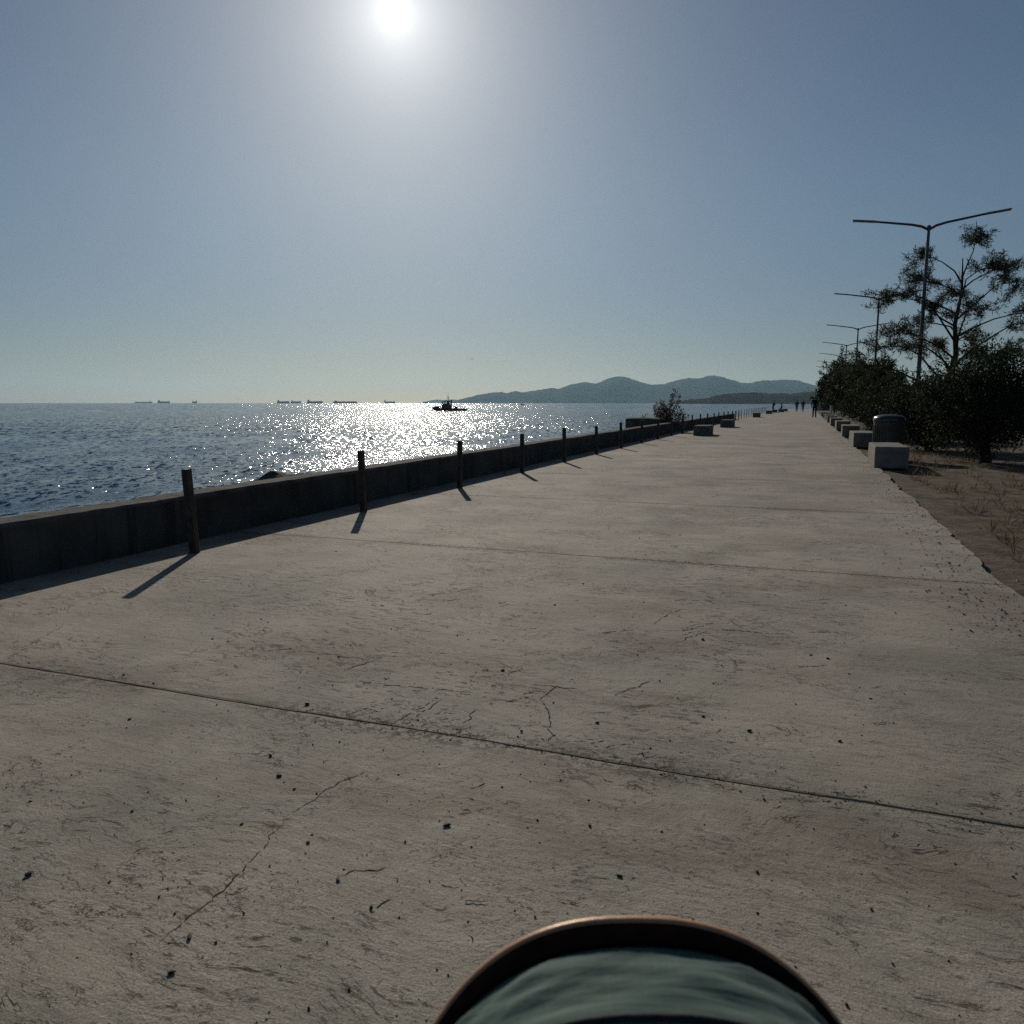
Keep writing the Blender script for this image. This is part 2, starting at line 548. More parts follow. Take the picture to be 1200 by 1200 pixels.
M['canopy'] = canopy_mat()
M['trim'] = simple('brown_leather_trim', (0.50, 0.27, 0.15), 0.40, 0.15, 60, bump=0.2, bdist=0.001, spec=0.9)
M['trim'].node_tree.nodes['Principled BSDF'].inputs['Specular Tint'].default_value = (1.0, 0.72, 0.48, 1)
M['binding'] = simple('dark_binding', (0.004, 0.003, 0.003), 0.95, 0.25, 60, bump=0.2, bdist=0.001, spec=0.0)
M['seam'] = simple('dark_seam_tape', (0.012, 0.022, 0.022), 0.8, 0.2, 60)
M['skin'] = simple('skin', (0.36, 0.21, 0.15), 0.6, 0.1, 12)
M['hair'] = simple('dark_hair', (0.02, 0.016, 0.013), 0.6, 0.3, 30)


# ------------------------------------------------------------------ the setting
def build_setting():
    # sea: a polar sheet with real waves near the shore
    na, nr = 520, 420
    a0, a1 = -R(20) , R(92)        # fine part: angles left of +Y that the photo looks over
    fine = np.linspace(a0, a1, na)
    coarse = np.linspace(a1, a0 + 2 * math.pi, 60)[1:-1]
    ang = np.concatenate([fine, coarse])
    rad = 6.0 * (13000 / 6.0) ** (np.arange(nr) / (nr - 1))
    A, Rr = np.meshgrid(ang, rad)
    X = -np.sin(A) * Rr
    Y = np.cos(A) * Rr
    Z = np.zeros_like(X)
    step = Rr * (math.log(13000 / 6.0) / nr)
    wd = R(200)
    for i in range(34):
        L = 0.9 * (16 / 0.9) ** rng.random()
        th = wd + rng.normal(0, 0.55)
        k = 2 * math.pi / L
        amp = 0.0052 * L ** 0.85 * (0.5 + rng.random())
        fade = np.clip((L / step - 3) / 4, 0, 1)
        ph = k * (X * math.cos(th) + Y * math.sin(th)) + rng.random() * 6.28
        s = np.sin(ph)
        Z += amp * fade * (s + 0.25 * np.cos(2 * ph))
    V = np.stack([X, Y, Z - 2.0], -1).reshape(-1, 3)
    m = len(ang)
    i = np.arange(nr - 1)[:, None] * m
    j = np.arange(m)[None, :]
    jn = (j + 1) % m
    Fc = np.stack([i + j, i + jn, i + m + jn, i + m + j], -1).reshape(-1, 4)
    tag(from_np('sea', V, Fc[:, ::-1], M['water'], smooth=True), kind='structure')

    # the concrete walk, its inland edge broken away
    bm = bmesh.new()

    def edge_x(y):
        return 1.42 + 0.10 * mnoise.noise((y * 0.8, 3, 0)) + 0.05 * mnoise.noise((y * 4, 1, 0)) + 0.03 * mnoise.noise((y * 11, 5, 0))

    def row(y):
        e = edge_x(y)
        return dict(top=[bm.verts.new((-5.95, y, 0)), bm.verts.new((e, y, 0))], c=bm.verts.new((e + 0.02, y, -0.2)), d=bm.verts.new((-5.95, y, -2.6)))

    def join(r0, r1):
        bm.faces.new(r0['top'] + r1['top'][::-1])
        bm.faces.new((r0['top'][-1], r0['c'], r1['c'], r1['top'][-1]))
        bm.faces.new((r0['d'], r0['top'][0], r1['top'][0], r1['d']))
    joints = [2.67 + 3.75 * k for k in range(-2, 16)]
    ys = sorted([-8 + 0.12 * k for k in range(int(176 / 0.12) + 1)] + [j for j in joints])
    ys = [y for y in ys if y in joints or min(abs(y - j) for j in joints) > 0.045]
    prev = None
    for y in ys:
        if y in joints:
            xs_ = [-5.95 + 0.05 * k for k in range(148)]
            ex = edge_x(y)
            xs_ = [x for x in xs_ if x < ex - 0.02] + [ex]
            rows = []
            for sgn in (-1, 1):
                top, low = [], []
                for x in xs_:
                    w = 0.0045 + 0.0035 * abs(mnoise.noise((x * 6, y, sgn))) + 0.006 * max(0, mnoise.noise((x * 2.3, y, 4 + sgn)) - 0.25)
                    o_ = 0.012 * mnoise.noise((x * 1.1, y, 9)) + 0.006 * mnoise.noise((x * 6, y, 3))
                    top.append(bm.verts.new((x, y + o_ + sgn * w, 0)))
                    low.append(bm.verts.new((x, y + o_ + sgn * 0.002, -0.022)))
                rows.append((top, low))
            r0 = dict(top=rows[0][0], c=bm.verts.new((ex + 0.02, y - 0.012, -0.2)), d=bm.verts.new((-5.95, y - 0.012, -2.6)))
            r1 = dict(top=rows[1][0], c=bm.verts.new((ex + 0.02, y + 0.012, -0.2)), d=bm.verts.new((-5.95, y + 0.012, -2.6)))
            if prev:
                join(prev, r0)
            for (p0, p1) in ((rows[0][0], rows[0][1]), (rows[0][1], rows[1][1]), (rows[1][1], rows[1][0])):
                for i in range(len(xs_) - 1):
                    bm.faces.new((p0[i], p0[i + 1], p1[i + 1], p1[i]))
            bm.faces.new((r0['top'][-1], r0['c'], r1['c'], r1['top'][-1], rows[1][1][-1], rows[0][1][-1]))
            bm.faces.new((r0['d'], r0['top'][0], rows[0][1][0], rows[1][1][0], r1['top'][0], r1['d']))
            prev = r1
        else:
            r = row(y)
            if prev:
                join(prev, r)
            prev = r
    tag(from_bm('promenade', bm, M['concrete']), kind='structure')

    # soil inland of the walk
    bm = bmesh.new()
    xs = [0.9, 1.2, 1.5, 1.8, 2.2, 2.7, 3.3, 4, 5, 6.5, 9, 13, 20, 40, 90]
    yy = [-30, -20, -12] + [-8 + 0.5 * k for k in range(80)] + [33 + 3 * k for k in range(46)]
    g = []
    for y in yy:
        row = []
        for x in xs:
            z = -0.045 + 0.03 * mnoise.noise((x * 1.7, y * 1.7, 0)) + 0.02 * mnoise.noise((x * 5, y * 5, 2))
            row.append(bm.verts.new((x, y, min(z, -0.012) if x < 1.6 else z)))
        g.append(row)
    for a in range(len(yy) - 1):
        for b in range(len(xs) - 1):
            bm.faces.new((g[a][b], g[a][b + 1], g[a + 1][b + 1], g[a + 1][b]))
    tag(from_bm('soil', bm, M['soil'], smooth=True), kind='structure')
    bm = bmesh.new()
    box(bm, (45.4, 70, -1.6), (88.9, 199.6, 2.9))
    tag(from_bm('land', bm, M['soil']), kind='structure')

    # sloping rubble between wall and water
    bm = bmesh.new()
    xs = [-5.97, -6.4, -7, -7.6, -8.3, -9, -10, -11.2, -12.5]
    g = []
    for k in range(-16, 170):
        row = []
        for x in xs:
            z = -0.25 - (-5.97 - x) * 0.5 * 0.85 + 0.22 * mnoise.noise((x * 1.3, k * 1.3, 4))
            row.append(bm.verts.new((x, k, z)))
        g.append(row)
    for a in range(len(g) - 1):
        for b in range(len(xs) - 1):
            bm.faces.new((g[a][b], g[a][b + 1], g[a + 1][b + 1], g[a + 1][b]))
    tag(from_bm('rubble_slope', bm, M['rubble']), kind='structure')


def ridge(name, prof, dist, depth, mat, rough, step=3.0, seed=0):
    """a range of hills: the skyline sets the height of its crest, slopes fall to the sea on both sides"""
    px = np.array([p[0] for p in prof], float)
    py = np.array([p[1] for p in prof], float)
    xs = np.arange(px[0], px[-1] + 0.1, step)
    cr = np.interp(xs, px, py)
    cr = cr + np.array([0.45 * mnoise.noise((x * 0.16, seed, 0)) + 0.3 * mnoise.noise((x * 0.45, seed, 3)) for x in xs]) * np.clip((472 - cr) / 4, 0, 1)
    nd = 22
    V = []
    for x, y in zip(xs, cr):
        hgt = max((472.2 - y) / 929.0 * dist, 0) + 3.3
        p = at(x, 472, dist)
        d = Vector((p.x, p.y, 0)).normalized()
        for k in range(nd):
            f = k / (nd - 1)            # 0 near shore .. 1 far shore
            sh = math.sin(math.pi * min(max(f, 0), 1)) ** 0.9
            off = (f - 0.5) * depth
            w = Vector((p.x, p.y, 0)) + d * off
            nz = mnoise.fractal((w.x / depth * 5 + seed, w.y / depth * 5, 1.7), 0.9, 2.0, 5)
            z = -2.6 + (hgt - 0.6) * sh * (1 + rough * nz * (1 - 0.75 * sh))
            V.append((w.x, w.y, max(z, -2.6)))
    n = len(xs)
    Fc = [(i * nd + k, (i + 1) * nd + k, (i + 1) * nd + k + 1, i * nd + k + 1) for i in range(n - 1) for k in range(nd - 1)]
    return tag(from_np(name, V, Fc, mat, smooth=True), kind='structure')


HILLS = [(528, 471.5), (535, 469.2), (545, 467), (560, 463.5), (575, 461), (588, 459.3), (593, 461), (604, 458.3), (612, 460), (625, 458.8), (645, 455.5),
         (655, 456.6), (668, 452), (685, 448), (698, 449.6), (712, 444), (725, 440.5), (738, 444), (750, 449.5), (762, 452.3), (778, 452), (792, 448),
         (806, 444.5), (817, 445), (826, 441.5), (836, 440.3), (848, 441.5), (856, 445), (868, 448.3), (880, 448.5), (893, 446.4), (905, 447), (920, 446.3),
         (935, 448), (950, 452), (960, 454), (975, 457), (1000, 461), (1020, 464), (1050, 467), (1080, 470), (1100, 472)]
ISLE = [(496, 472), (500, 470.6), (506, 469), (513, 468.2), (520, 469), (526, 468.6), (531, 468.3), (538, 469.4), (546, 470), (560, 471), (575, 472)]
HEADL = [(786, 472), (792, 470.3), (806, 468.4), (818, 467), (830, 466.2), (838, 462.8), (850, 461.2), (870, 460.2), (885, 459.8), (900, 460.8), (915, 460),
         (925, 461.2), (940, 459.3), (955, 458.2), (980, 457), (1010, 456), (1050, 456), (1100, 458), (1150, 460), (1210, 464), (1240, 472)]


def build_wall():
    # low sea wall cast in bays; the top is worn and slightly uneven
    bm = bmesh.new()
    secs = []
    y = -6.0
    while y <= 66.0:
        bay = math.floor((y + 6) / 2.9)
        t = 0.440 + 0.014 * mnoise.noise((bay * 7.3, 1, 1)) + 0.010 * mnoise.noise((y * 0.3, 0, 0)) + 0.007 * mnoise.noise((y * 2.3, 4, 0)) + 0.006 * mnoise.noise((y * 9, 2, 0))
        o = 0.016 * mnoise.noise((bay * 3.7, 5, 2)) + 0.008 * mnoise.noise((y * 1.1, 8, 0))
        ring = [(-5.40 + o, -0.02), (-5.395 + o, t * 0.5), (-5.40 + o, t - 0.02), (-5.418 + o, t), (-5.68, t + 0.004), (-5.70, t - 0.02), (-5.70, -0.3)]
        secs.append([bm.verts.new((a, y, z)) for a, z in ring])
        y += 0.15
    for s0, s1 in zip(secs, secs[1:]):
        for k in range(len(s0)):
            k2 = (k + 1) % len(s0)
            bm.faces.new((s0[k], s1[k], s1[k2], s0[k2]))
    bm.faces.new(secs[0]); bm.faces.new(secs[-1][::-1])
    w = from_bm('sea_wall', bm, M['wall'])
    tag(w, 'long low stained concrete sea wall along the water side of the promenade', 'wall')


ORD = ['first', 'second', 'third', 'fourth', 'fifth', 'sixth', 'seventh', 'eighth', 'ninth', 'tenth', 'eleventh', 'twelfth', 'thirteenth', 'fourteenth',
       'fifteenth', 'sixteenth', 'seventeenth', 'eighteenth', 'nineteenth', 'twentieth', 'twenty-first', 'twenty-second', 'twenty-third', 'twenty-fourth']


def build_posts():
    def post_mesh(seed, h):
        bm = bmesh.new()
        r = random.Random(seed)
        box(bm, (0, 0, h / 2), (0.072, 0.06, h), bevel=0.006)
        for v in bm.verts:
            v.co += Vector((r.uniform(-1, 1), r.uniform(-1, 1), r.uniform(-1, 1))) * 0.003
            if v.co.z > h / 2:
                v.co.z += r.uniform(-0.006, 0.006)
                v.co.x *= 0.97
        return bm
    ts = [5.36 + 2.82 * k for k in range(7)] + [22.28 + 3.0 * k for k in range(1, 15)]
    kinds = [None, None, None]
    for i, t in enumerate(ts):
        o = from_bm('fence_post', post_mesh(i, 0.74 + random.uniform(-0.015, 0.02)), M['post'])
        o.location = (-4.94 + random.uniform(-0.015, 0.015), t, -0.004)
        o.rotation_euler = (R(random.uniform(-1.5, 1.5)), R(random.uniform(-1.5, 1.5)), R(random.uniform(-8, 8)))
        if i == 0:
            o.rotation_euler = (R(0), R(-3.4), R(4))
        tag(o, f'{ORD[i]} dark rusty post from the near end of the low sea wall', 'post', 'dark posts along the sea wall')
    proto = None
    k = 0
    t = 67.0
    while t < 107:
        if proto is None:
            o = from_bm('railing_post', post_mesh(77, 0.76), M['palepost']); proto = o
        else:
            o = proto.copy(); COL.objects.link(o)
        o.location = (-4.95, t, -0.004)
        o.rotation_euler = (R(random.uniform(-2, 2)), R(random.uniform(-2, 2)), R(random.uniform(-8, 8)))
        tag(o, f'{ORD[k]} pale grey post counted onward from the far end of the sea wall', 'post', 'pale posts beyond the end of the sea wall')
        t += 3.0
        k += 1


def bench_mesh(l=2.0, w=0.55, h=0.42, seed=0, mat='bench'):
    bm = bmesh.new()
    vs = box(bm, (w / 2, l / 2, h / 2), (w, l, h), bevel=0.018, seg=2)
    bmesh.ops.subdivide_edges(bm, edges=[e for e in bm.edges if e.calc_length() > 0.3], cuts=6, use_grid_fill=True)
    for v in bm.verts:
        v.co += Vector(mnoise.noise_vector(v.co * 5 + Vector((seed * 3.1, 0, 0)))) * 0.008
    return bm


def build_benches():
    words = ['nearest pale concrete block seat, in front of the grey bin', 'second pale block seat on the hedge side, just past the grey bin',
             'third pale block seat from the camera beside the dark hedge', 'fourth pale block seat from the camera beside the dark hedge',
             'fifth pale block seat from the camera beside the dark hedge', 'sixth pale block seat from the camera beside the dark hedge',
             'seventh pale block seat from the camera beside the dark trees', 'eighth pale block seat from the camera beside the dark trees',
             'ninth pale block seat from the camera, farthest under the trees']
    ts = [17.4, 25.3, 33.1, 41.0, 48.9, 56.8, 64.7, 72.6, 80.5]
    for i, t in enumerate(ts):
        o = from_bm('block_seat', bench_mesh(2.0, 0.62, 0.43, i), M['bench'])
        o.location = (1.36 + random.uniform(-0.03, 0.03), t, -0.006)
        o.rotation_euler = (0, 0, R(random.uniform(-1.2, 1.2)))
        tag(o, words[i], 'block seat', 'pale concrete block seats along the planted side')
    spots = [(-4.17, 31.9, 'nearest dark concrete block seat on the sea side, before the leafy bush is passed'), (-4.25, 43.1, 'second dark concrete block seat on the sea side, casting a shadow to its right'),
             (-4.5, 74.2, 'third concrete block seat on the sea side, near the pale railing posts'), (-4.45, 97.5, 'fourth concrete block seat on the sea side, at the last pale posts'),
             (-4.3, 111, 'concrete block seat next to the standing person in black on the sea side'), (-3.55, 116.6, 'concrete block seat under the sitting person in pale clothes'),
             (-3.3, 128, 'farthest concrete block seat on the sea side, behind the sitting person')]
    for i, (x, t, lb) in enumerate(spots):
        o = from_bm('stone_seat', bench_mesh(1.7, 0.62, 0.40, i + 20), M['oldblock'])
        o.location = (x, t, -0.006)
        o.rotation_euler = (0, 0, R(random.uniform(-2, 2)))
        tag(o, lb, 'block seat', 'concrete block seats along the sea side')


# ------------------------------------------------------------------ vegetation
def leaf_quads(cent, size, n_per, spread, up=0.0, seed=0, aspect=0.45, droop=0.0):
    g = np.random.default_rng(seed)
    cent = np.asarray(cent)
    c = np.repeat(cent, n_per, axis=0)
    N = len(c)
    off = g.normal(0, 1, (N, 3))
    off /= np.linalg.norm(off, axis=1, keepdims=True) + 1e-6
    off *= (g.random((N, 1)) ** 0.5) * spread
    p = c + off
    d = g.normal(0, 1, (N, 3)) + off / (spread + 1e-6) * 0.8
    d[:, 2] += up - droop
    d /= np.linalg.norm(d, axis=1, keepdims=True) + 1e-6
    w = np.cross(d, g.normal(0, 1, (N, 3)))
    w /= np.linalg.norm(w, axis=1, keepdims=True) + 1e-6
    s = size * (0.6 + 0.8 * g.random((N, 1)))
    a = p
    b = p + d * s * 0.5 + w * s * aspect * 0.5
    e = p + d * s
    f = p + d * s * 0.5 - w * s * aspect * 0.5
    V = np.stack([a, b, e, f], 1).reshape(-1, 3)
    Fc = np.arange(N * 4).reshape(-1, 4)
    return V, Fc


def crown_points(rx, ry, h0, h1, n, seed, inner=0.35):
    """clump centres through an uneven crown volume"""
    g = np.random.default_rng(seed)
    pts = []
    cz, rz = (h0 + h1) / 2, (h1 - h0) / 2
    while len(pts) < n:
        v = g.normal(0, 1, 3)
        v /= np.linalg.norm(v)
        lump = 0.78 + 0.55 * mnoise.noise((v[0] * 1.9 + seed, v[1] * 1.9, v[2] * 1.9)) + 0.16 * mnoise.noise((v[0] * 5 + seed, v[1] * 5, v[2] * 5))
        r = lump * (inner + (1 - inner) * g.random() ** 0.55)
        p = np.array([v[0] * rx * r, v[1] * ry * r, cz + v[2] * rz * r])
        if p[2] > 0.02:
            pts.append(p)
    return np.array(pts)


def tree(name, label, cat, x, t, h, r, seed, mat, trunk_h=0.25, clumps=220, per=34, leaf=0.15, spread=0.34, trunk_r=0.12, skirt=0.02, group=None):
    root = empty(name, (x, t, -0.03), R(seed * 37 % 360))
    tag(root, label, cat, group)
    pts = crown_points(r, r, max(h * skirt, 0.0), h, clumps, seed)
    bm = bmesh.new()
    rr = random.Random(seed)
    top = Vector((rr.uniform(-.2, .2) * r, rr.uniform(-.2, .2) * r, h * 0.8))
    base = Vector((0, 0, -0.1))
    tube(bm, [base, base.lerp(top, 0.35) + Vector((0.08, 0.05, 0)), base.lerp(top, 0.7), top], [trunk_r, trunk_r * 0.75, trunk_r * 0.5, trunk_r * 0.15], 8)
    for k in range(12):
        q = Vector(pts[rr.randrange(len(pts))])
        s = base.lerp(top, rr.uniform(0.12, 0.6))
        mid = s.lerp(q, 0.5) + Vector((0, 0, 0.1 * h * rr.uniform(-0.4, 0.8)))
        tube(bm, [s, mid, q], [trunk_r * 0.4, trunk_r * 0.25, trunk_r * 0.08], 5)
    from_bm('trunk', bm, M['bark'], root, smooth=True)
    sh = []
    for k in range(26):
        q = Vector(pts[rr.randrange(len(pts))])
        d = (q - Vector((0, 0, h * 0.45)))
        d = (d.normalized() + Vector((rr.uniform(-.5, .5), rr.uniform(-.5, .5), rr.uniform(0.2, 0.9)))).normalized()
        ln = h * rr.uniform(0.10, 0.24)
        for m_ in range(6):
            sh.append(tuple(q + d * ln * (0.4 + 0.6 * m_ / 5)))
    V, Fc = leaf_quads(pts, leaf, per, spread, up=0.25, seed=seed)
    V2, F2 = leaf_quads(np.array(sh), leaf, 12, spread * 0.3, up=0.25, seed=seed + 50)
    Fc = np.concatenate([Fc, F2 + len(V)])
    V = np.concatenate([V, V2])
    from_np('crown', V, Fc, M[mat], root)
    return root


def feathery_tree(x, t, h, r, seed):
    """airy tamarisk: long arching limbs with plumes of fine needles"""
    rr = random.Random(seed)
    g = np.random.default_rng(seed)
    root = empty('feathery_tree', (x, t, -0.03))
    tag(root, 'tall airy feathery tree with thin arching branches, standing behind the hedge by the lamp posts', 'tree')
    bm = bmesh.new()
    stem = [Vector((0, 0, -0.1)), Vector((0.10, 0.05, h * 0.14)), Vector((-0.05, 0.12, h * 0.28)), Vector((0.16, 0.02, h * 0.44)), Vector((0.02, -0.1, h * 0.60)), Vector((0.2, 0.05, h * 0.78)), Vector((0.15, 0.1, h * 0.95))]
    tube(bm, stem, [0.20, 0.16, 0.14, 0.11, 0.08, 0.05, 0.02], 9)
    cents = []
    for k in range(24):
        a = 2.4 * k + rr.uniform(-0.4, 0.4)
        f = 0.20 + 0.70 * (k / 23.0)
        i0 = min(int(f * 6), 5)
        s0 = stem[i0].lerp(stem[i0 + 1], f * 6 - i0)
        reach = r * (1.05 - 0.75 * max(f - 0.3, 0)) * rr.uniform(0.7, 1.1)
        rise = h * rr.uniform(0.10, 0.30) * (1.2 - 0.5 * f)
        out = Vector((math.cos(a), math.sin(a), 0))
        side = Vector((-math.sin(a), math.cos(a), 0)) * rr.uniform(-0.6, 0.6)
        path = [s0]
        for q in range(1, 6):
            u_ = q / 5
            path.append(s0 + out * reach * u_ + side * math.sin(u_ * 2.6) + Vector((rr.uniform(-.1, .1), rr.uniform(-.1, .1), rise * math.sin(u_ * 1.9) - 0.35 * u_ * u_)))
        r0 = 0.055 * (1.15 - 0.6 * f)
        tube(bm, path, [r0, r0 * 0.8, r0 * 0.6, r0 * 0.42, r0 * 0.25, r0 * 0.1], 6)
        for j in range(15):
            ff = rr.uniform(0.30, 1.0) ** 0.7
            i = min(int(ff * 5), 4)
            s_ = path[i].lerp(path[i + 1], ff * 5 - i)
            d = (path[i + 1] - path[i]).normalized()
            tw = (d * 0.7 + Vector((rr.uniform(-1, 1), rr.uniform(-1, 1), rr.uniform(-0.5, 1.1)))).normalized()
            ln = rr.uniform(0.35, 0.95)
            e = s_ + tw * ln + Vector((0, 0, -0.10 * ln))
            tube(bm, [s_, s_.lerp(e, 0.5) + Vector((0, 0, 0.06)), e], [0.012, 0.008, 0.003], 4)
            for q in range(8):
                fq = 0.25 + 0.75 * q / 7
                cents.append(tuple(s_.lerp(e, fq) + Vector((0, 0, 0.06 * math.sin(fq * 3.1)))))
    from_bm('trunk', bm, M['bark'], root, smooth=True)
    V, Fc = leaf_quads(np.array(cents), 0.17, 9, 0.09, up=0.3, seed=seed, aspect=0.15)
    from_np('crown', V, Fc, M['leaf_feather'], root)


def build_vegetation():
    G = 'dark hedge and trees along the inland side'
    T = [
        ('hedge_shrub', 'broad dark shrub at the right, nearest of the hedge, to the right of the bin', 3.9, 20.5, 2.7, 1.6, 1, 'leaf_dark', 420, 90, 0.065),
        ('hedge_shrub', 'rounded dark shrub directly behind the grey litter bin', 3.35, 25.2, 2.15, 1.45, 2, 'leaf_dark', 420, 80, 0.075),
        ('hedge_shrub', 'low dark shrub in the hedge, under the feathery tree', 3.3, 31, 2.0, 1.55, 3, 'leaf_dark', 400, 70, 0.085),
        ('hedge_shrub', 'low dark shrub behind the third pale block seat', 3.3, 37.5, 2.2, 1.55, 4, 'leaf_dark', 380, 64, 0.10),
        ('hedge_shrub', 'dark shrub between the low hedge and the first taller tree', 3.4, 45.5, 2.9, 1.7, 5, 'leaf_olive', 360, 60, 0.12),
        ('broad_tree', 'dark bushy tree at the foot of the nearest full lamp post', 4.0, 53.5, 4.1, 2.1, 6, 'leaf_olive', 300, 46, 0.18),
        ('broad_tree', 'dark bushy tree in front of the second full lamp post', 3.9, 66, 4.6, 2.3, 7, 'leaf_dark', 300, 46, 0.2),
        ('broad_tree', 'dark olive bushy tree in the middle of the distant row', 3.8, 80, 5.2, 2.5, 8, 'leaf_olive', 300, 46, 0.22),
        ('broad_tree', 'tallest dark tree of the distant row, with a lumpy top', 3.9, 94, 6.5, 2.5, 9, 'leaf_dark', 300, 46, 0.24),
        ('broad_tree', 'farthest dark tree, its branches leaning out over the promenade', 3.3, 108, 5.6, 2.5, 10, 'leaf_dark', 280, 46, 0.26),
    ]
    for nm, lb, x, t, h, r, sd, mt, cl, per, lf in T:
        tree(nm, lb, 'shrub' if 'shrub' in nm else 'tree', x, t, h, r, sd, mt, clumps=cl, per=per, leaf=lf, spread=0.24 + 0.035 * h, skirt=0.0 if 'shrub' in nm else 0.04, group=G)
    feathery_tree(5.4, 36.5, 7.4, 3.8, 21)
    # the bush behind the sea wall
    rr = random.Random(5)
    root = empty('waterside_bush', (-6.15, 36.2, -0.35))
    tag(root, 'spiky sparse bush with pale glinting leaves growing behind the sea wall', 'bush')
    bm = bmesh.new()
    V = []
    for k in range(46):
        a = rr.uniform(0, 6.28)
        el = rr.uniform(0.45, 1.5)
        L = rr.uniform(1.0, 1.75)
        if k < 5:
            a, el, L = rr.uniform(-0.5, 0.5), rr.uniform(1.15, 1.35), rr.uniform(1.9, 2.25)
        d = Vector((math.cos(a) * math.cos(el), math.sin(a) * math.cos(el), math.sin(el)))
        e = d * L + Vector((0, 0, 0.1))
        tube(bm, [(0, 0, 0), d * L * 0.5 + Vector((0.03, 0, 0.08)), e], [0.018, 0.012, 0.005], 5)
        for q in range(13):
            f = 0.3 + 0.7 * q / 12
            V.append(tuple((d * L * f) + Vector((0, 0, 0.1 * f))))
    from_bm('branches', bm, M['bark'], root, smooth=True)
    Vv, Fc = leaf_quads(np.array(V), 0.13, 7, 0.06, up=0.4, seed=9, aspect=0.3)
    from_np('foliage', Vv, Fc, M['leaf_bush'], root)


# ------------------------------------------------------------------ street furniture
def build_lamps():
    words = ['nearest street lamp, only one arm reaching into view at the upper right', 'second street lamp, the tallest full twin-arm one, beside the feathery tree',
             'third twin-arm street lamp, left of the tallest one', 'fourth twin-arm street lamp, rising behind the dark trees',
             'fifth twin-arm street lamp, small above the dark trees', 'sixth twin-arm street lamp, tiny above the treetops', 'seventh and farthest twin-arm street lamp, tiny at the treetops']
    root = empty('street_lamp', (0, 0, 0))
    H = 8.0
    bm = bmesh.new()
    tube(bm, [(0, 0, 0), (0, 0, 0.9), (0, 0, 0.95), (0, 0, H)], [0.11, 0.11, 0.085, 0.055], 12)
    box(bm, (0, 0, 0.012), (0.36, 0.36, 0.024))
    from_bm('pole', bm, M['lamp'], root, smooth=False)
    for s in (-1, 1):
        bm = bmesh.new()
        tube(bm, [(0, 0, H - 0.12), (s * 0.25, 0, H + 0.02), (s * 0.6, 0, H + 0.11), (s * 1.9, 0, H + 0.32)], [0.05, 0.05, 0.045, 0.04], 8)
        a = from_bm('arm', bm, M['lamp'], root, smooth=True)
        bm = bmesh.new()
        vs = box(bm, (0, 0, 0), (0.85, 0.26, 0.055), bevel=0.02)
        bmesh.ops.rotate(bm, verts=bm.verts, cent=(0, 0, 0), matrix=Euler((0, -s * 0.12, 0)).to_matrix())
        bmesh.ops.translate(bm, verts=bm.verts, vec=(s * 2.28, 0, H + 0.365))
        from_bm('luminaire', bm, M['led'], a)
    bm = bmesh.new()
    lathe(bm, [(0.03, -0.14), (0.075, -0.12), (0.075, 0.02), (0.04, 0.05)], 12, (0, 0, H))
    from_bm('bracket', bm, M['lamp'], root)
    for i in range(7):
        o = root if i == 0 else copy_tree(root)
        o.location = (4.05, 34.8 + 22.2 * i, -0.03)
        tag(o, words[i], 'street lamp', 'twin-arm street lamps along the promenade')


def build_bin():
    root = empty('litter_bin', (1.86, 20.7, -0.03))
    tag(root, 'round grey litter bin with a dark domed lid behind the nearest block seat', 'litter bin')
    bm = bmesh.new()
    lathe(bm, [(0.31, 0.03), (0.325, 0.05), (0.335, 0.30), (0.34, 0.84), (0.345, 0.86), (0.345, 0.88)], 36)
    from_bm('body', bm, M['binbody'], root, smooth=True)
    bm = bmesh.new()
    lathe(bm, [(0.30, 0.0), (0.30, 0.032)], 36)
    from_bm('base', bm, M['binlid'], root)
    bm = bmesh.new()
    lathe(bm, [(0.355, 0.885), (0.362, 0.91), (0.358, 0.96), (0.335, 1.00), (0.27, 1.035), (0.14, 1.055), (0.0, 1.06)], 36)
    from_bm('lid', bm, M['binlid'], root, smooth=True)
    bm = bmesh.new()
    for k in range(30):
        a = 2 * math.pi * k / 30
        box(bm, (0.343 * math.cos(a), 0.343 * math.sin(a), 0.44), (0.014, 0.03, 0.72), rot=None)
        for v in bm.verts[-8:] if False else []:
            pass
    bmesh.ops.recalc_face_normals(bm, faces=bm.faces)
    from_bm('ribs', bm, M['binbody'], root)


